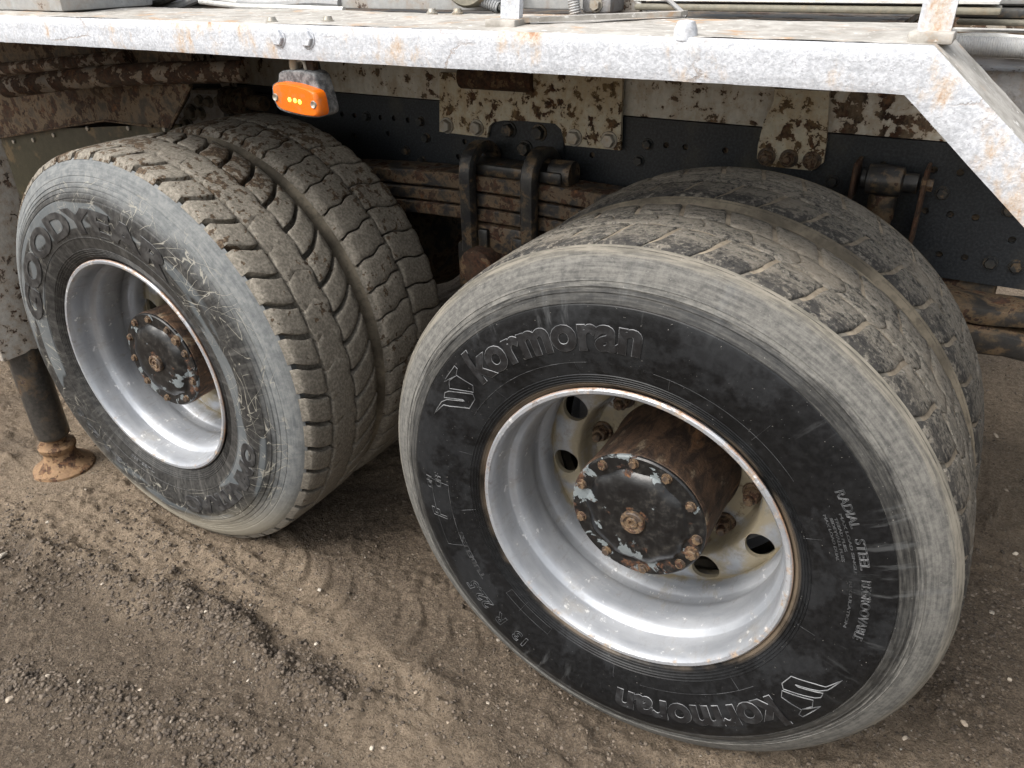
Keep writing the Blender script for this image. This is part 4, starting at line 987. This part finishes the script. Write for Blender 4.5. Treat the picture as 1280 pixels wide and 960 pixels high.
def zc(x, y): return 200+x/8.533, 90+y/8.533
cb = pplate('spring_bracket', [(330, 215), (690, 225), (680, 560), (100, 690), (130, 600), (320, 260)], .77, .03, 'cast_light', zc)
pplate('bracket_flange', [(310, 190), (700, 195), (705, 240), (325, 228)], .74, .05, 'outrigger_white', zc, cb)
for x, y, s_ in ((340, 430, 1.7), (300, 570, 1.9), (425, 305, 1.2), (525, 320, 1.2), (635, 310, 1.2), (445, 435, 1.2)):
    bolt(BZ, *zc(x, y), .77, cb, s_)
pplate('white_tab', [(640, 95), (795, 70), (805, 215), (690, 210), (640, 120)], .735, .008, 'outrigger_white', zc)
q = bp(*zc(820, 310), .70); sh = MB().lathe([(0, -.05), (.035, -.05), (.042, -.04), (.042, -.01), (.036, -.005), (.036, .005), (.042, .01), (.042, .05), (.022, .055), (.022, .12), (0, .12)], 24, (q[0], .70, q[2]), 'x').build('damper_bush', 'dark_mech', truck)
pplate('damper_bracket', [(670, 240), (760, 225), (840, 420), (780, 545)], .685, .012, 'dark_mech', zc, sh)
pplate('damper_plate', [(800, 455), (985, 440), (1000, 500), (790, 510)], .69, .03, 'dark_mech', zc, sh)
MB().box(-2.2, -1.55, .79, .799, ZR0+.03, ZR1-.02).build('rail_doubler', 'chassis_black', truck, smooth=False)
# cross-members and unseen dark boxes added to keep the underside dark
for x in (-3.0, -2.1, -1.0, -.2, .7): MB().box(x-.05, x+.05, .82, 1.68, ZR0+.02, ZR1-.02, .005).build('cross_member', 'dark_mech', truck)
MB().box(-2.9, -2.15, .55, 1.9, .25, .95, .02).build('underside_box_left', 'dark_mech', truck)
MB().box(.95, 1.9, 1.25, 2.3, .42, 1.0, .02).build('underside_box_right', 'dark_mech', truck)
# ---- outrigger leg
LX, LY = -1.985, .022
leg = MB().box(LX-.125, LX+.050, LY-.085, LY+.115, .440, 1.26, .008).build('outrigger_leg', 'outrigger_white', truck)
MB().lathe([(0, .124), (.044, .124), (.049, .130), (.050, .14), (.050, .46), (0, .46)], 40, (LX, LY, 0), 'z').build('ram', 'ram_grey', leg)
ft = MB().lathe([(0, .128), (.034, .128), (.040, .118), (.034, .108), (.036, .098), (.058, .098), (.066, .090), (.065, .078), (.056, .066), (.058, .050), (.070, .034), (.092, .018), (.108, .008), (.110, .0), (.106, -.006), (0, -.006)], 44, (LX-.004, LY+.002, 0), 'z',
                rfun=lambda r, h, t: .86*r*(1+.02*math.sin(3*t+1)+.012*math.sin(7*t))).build('foot', 'foot_rust', leg)

# ------------------------------------------------------------------ loose stones and gravel
def gh(x, y): return ground_h(np.array([x]), np.array([y]))[0]
stone_me = []
for k in range(4):
    bm = bmesh.new(); bmesh.ops.create_icosphere(bm, subdivisions=2, radius=1)
    rd = random.Random(k)
    ax = [Vector((rd.uniform(-1, 1), rd.uniform(-1, 1), rd.uniform(-1, 1))).normalized() for _ in range(6)]
    for v in bm.verts:
        d = 1.0
        for a in ax: d = min(d, .62/max(.001, abs(v.co.dot(a)))) if abs(v.co.dot(a)) > .62 else d
        v.co = v.co*d*(1+rd.uniform(-.04, .04)); v.co.z *= .6
    me = D.meshes.new('loose_stone'); bm.to_mesh(me); bm.free(); me.materials.append(MATS['stone_pale']); stone_me.append(me)
spots = [(5, 700, .019), (15, 880, .012), (400, 740, .008), (240, 775, .007), (262, 780, .009), (475, 835, .008), (130, 735, .008), (33, 712, .007), (62, 850, .008), (100, 855, .008), (175, 862, .007), (465, 935, .009), (480, 935, .009), (395, 805, .007),
         (1240, 765, .010), (1205, 905, .011), (1262, 850, .008), (1130, 925, .008), (610, 880, .007), (560, 905, .006), (520, 870, .007), (376, 735, .007), (150, 660, .008), (60, 655, .009), (110, 620, .007), (1258, 610, .012), (1270, 690, .011), (1245, 545, .014), (310, 850, .007), (215, 905, .007)]
for i, (px, py, r) in enumerate(spots):
    q = gz(px, py); o = link('loose_stone', stone_me[i % 4]); o.location = (q[0], q[1], gh(q[0], q[1])+r*.18); o.scale = (r, r*random.uniform(.65, .95), r*random.uniform(.6, .9)); o.rotation_euler = (random.uniform(-.3, .3), random.uniform(-.3, .3), random.uniform(0, 6))
    tag(o, 'small pale angular stone lying loose on the brown dirt' if i else 'largest pale beige stone on the dirt in front of the outrigger foot', 'stone', 'loose stones on the dirt')
def gravel():
    N = 15000
    px, py = rng.uniform(-60, 1340, N*3), rng.uniform(430, 1010, N*3)
    P = np.array([gz(a, b) for a, b in zip(px, py)]); ok = (P[:, 1] < 3.0) & (P[:, 0] > -3.4) & (P[:, 0] < 1.6)
    P = P[ok]; dens = fbm(P[:, 0], P[:, 1], 3.2, 3, 120); P = P[dens+rng.uniform(-.14, .14, len(P)) > .47][:N]; big = np.zeros(len(P))
    for A, B, n_ in (((60, 690), (300, 800), 1600), ((200, 745), (440, 880), 2600), ((130, 640), (330, 735), 700), ((0, 850), (330, 945), 2200), ((0, 640), (60, 760), 700), ((1180, 900), (1290, 700), 700)):
        A, B = gz(*A), gz(*B); t_ = rng.random(n_)[:, None]; Q = A+(B-A)*t_; Q[:, :2] += rng.normal(0, .045, (n_, 2)); P = np.vstack([P, Q]); big = np.r_[big, np.ones(n_)]
    N = len(P)
    t = (1+5**.5)/2; iv = np.array([(-1, t, 0), (1, t, 0), (-1, -t, 0), (1, -t, 0), (0, -1, t), (0, 1, t), (0, -1, -t), (0, 1, -t), (t, 0, -1), (t, 0, 1), (-t, 0, -1), (-t, 0, 1)])/1.9
    fv = np.array([(0, 11, 5), (0, 5, 1), (0, 1, 7), (0, 7, 10), (0, 10, 11), (1, 5, 9), (5, 11, 4), (11, 10, 2), (10, 7, 6), (7, 1, 8), (3, 9, 4), (3, 4, 2), (3, 2, 6), (3, 6, 8), (3, 8, 9), (4, 9, 5), (2, 4, 11), (6, 2, 10), (8, 6, 7), (9, 8, 1)])
    r = .0011+np.where(big > 0, .0068, .0050)*rng.random(N)**np.where(big > 0, 3.0, 6.0); Vv = iv[None]*(1+rng.uniform(-.45, .45, (N, 12, 1)))*np.array([1, .8, .55])
    a = rng.uniform(0, 2*PI, N); c, s_ = np.cos(a)[:, None], np.sin(a)[:, None]
    xx, yy = Vv[..., 0]*c-Vv[..., 1]*s_, Vv[..., 0]*s_+Vv[..., 1]*c
    Vv = np.stack([xx, yy, Vv[..., 2]], -1)*r[:, None, None]; base = P.copy(); base[:, 2] = ground_h(P[:, 0], P[:, 1])+r*.02
    Vv = Vv+base[:, None, :]; Fv = (fv[None]+(np.arange(N)*12)[:, None, None]).reshape(-1, 3)
    me = D.meshes.new('gravel'); me.vertices.add(N*12); me.loops.add(Fv.size); me.polygons.add(len(Fv))
    me.vertices.foreach_set('co', Vv.astype(np.float32).ravel()); me.loops.foreach_set('vertex_index', Fv.ravel().astype(np.int32))
    me.polygons.foreach_set('loop_start', np.arange(0, Fv.size, 3, dtype=np.int32)); me.update(calc_edges=True)
    at = me.attributes.new('tone', 'FLOAT', 'POINT'); at.data.foreach_set('value', np.repeat(np.where(big > 0, rng.random(N)*.62, rng.random(N)), 12).astype(np.float32))
    me.materials.append(MATS['gravel'])
    tag(link('gravel', me), 'fine gravel and crumbs of soil scattered over the dirt', 'gravel', kind='stuff')
gravel()
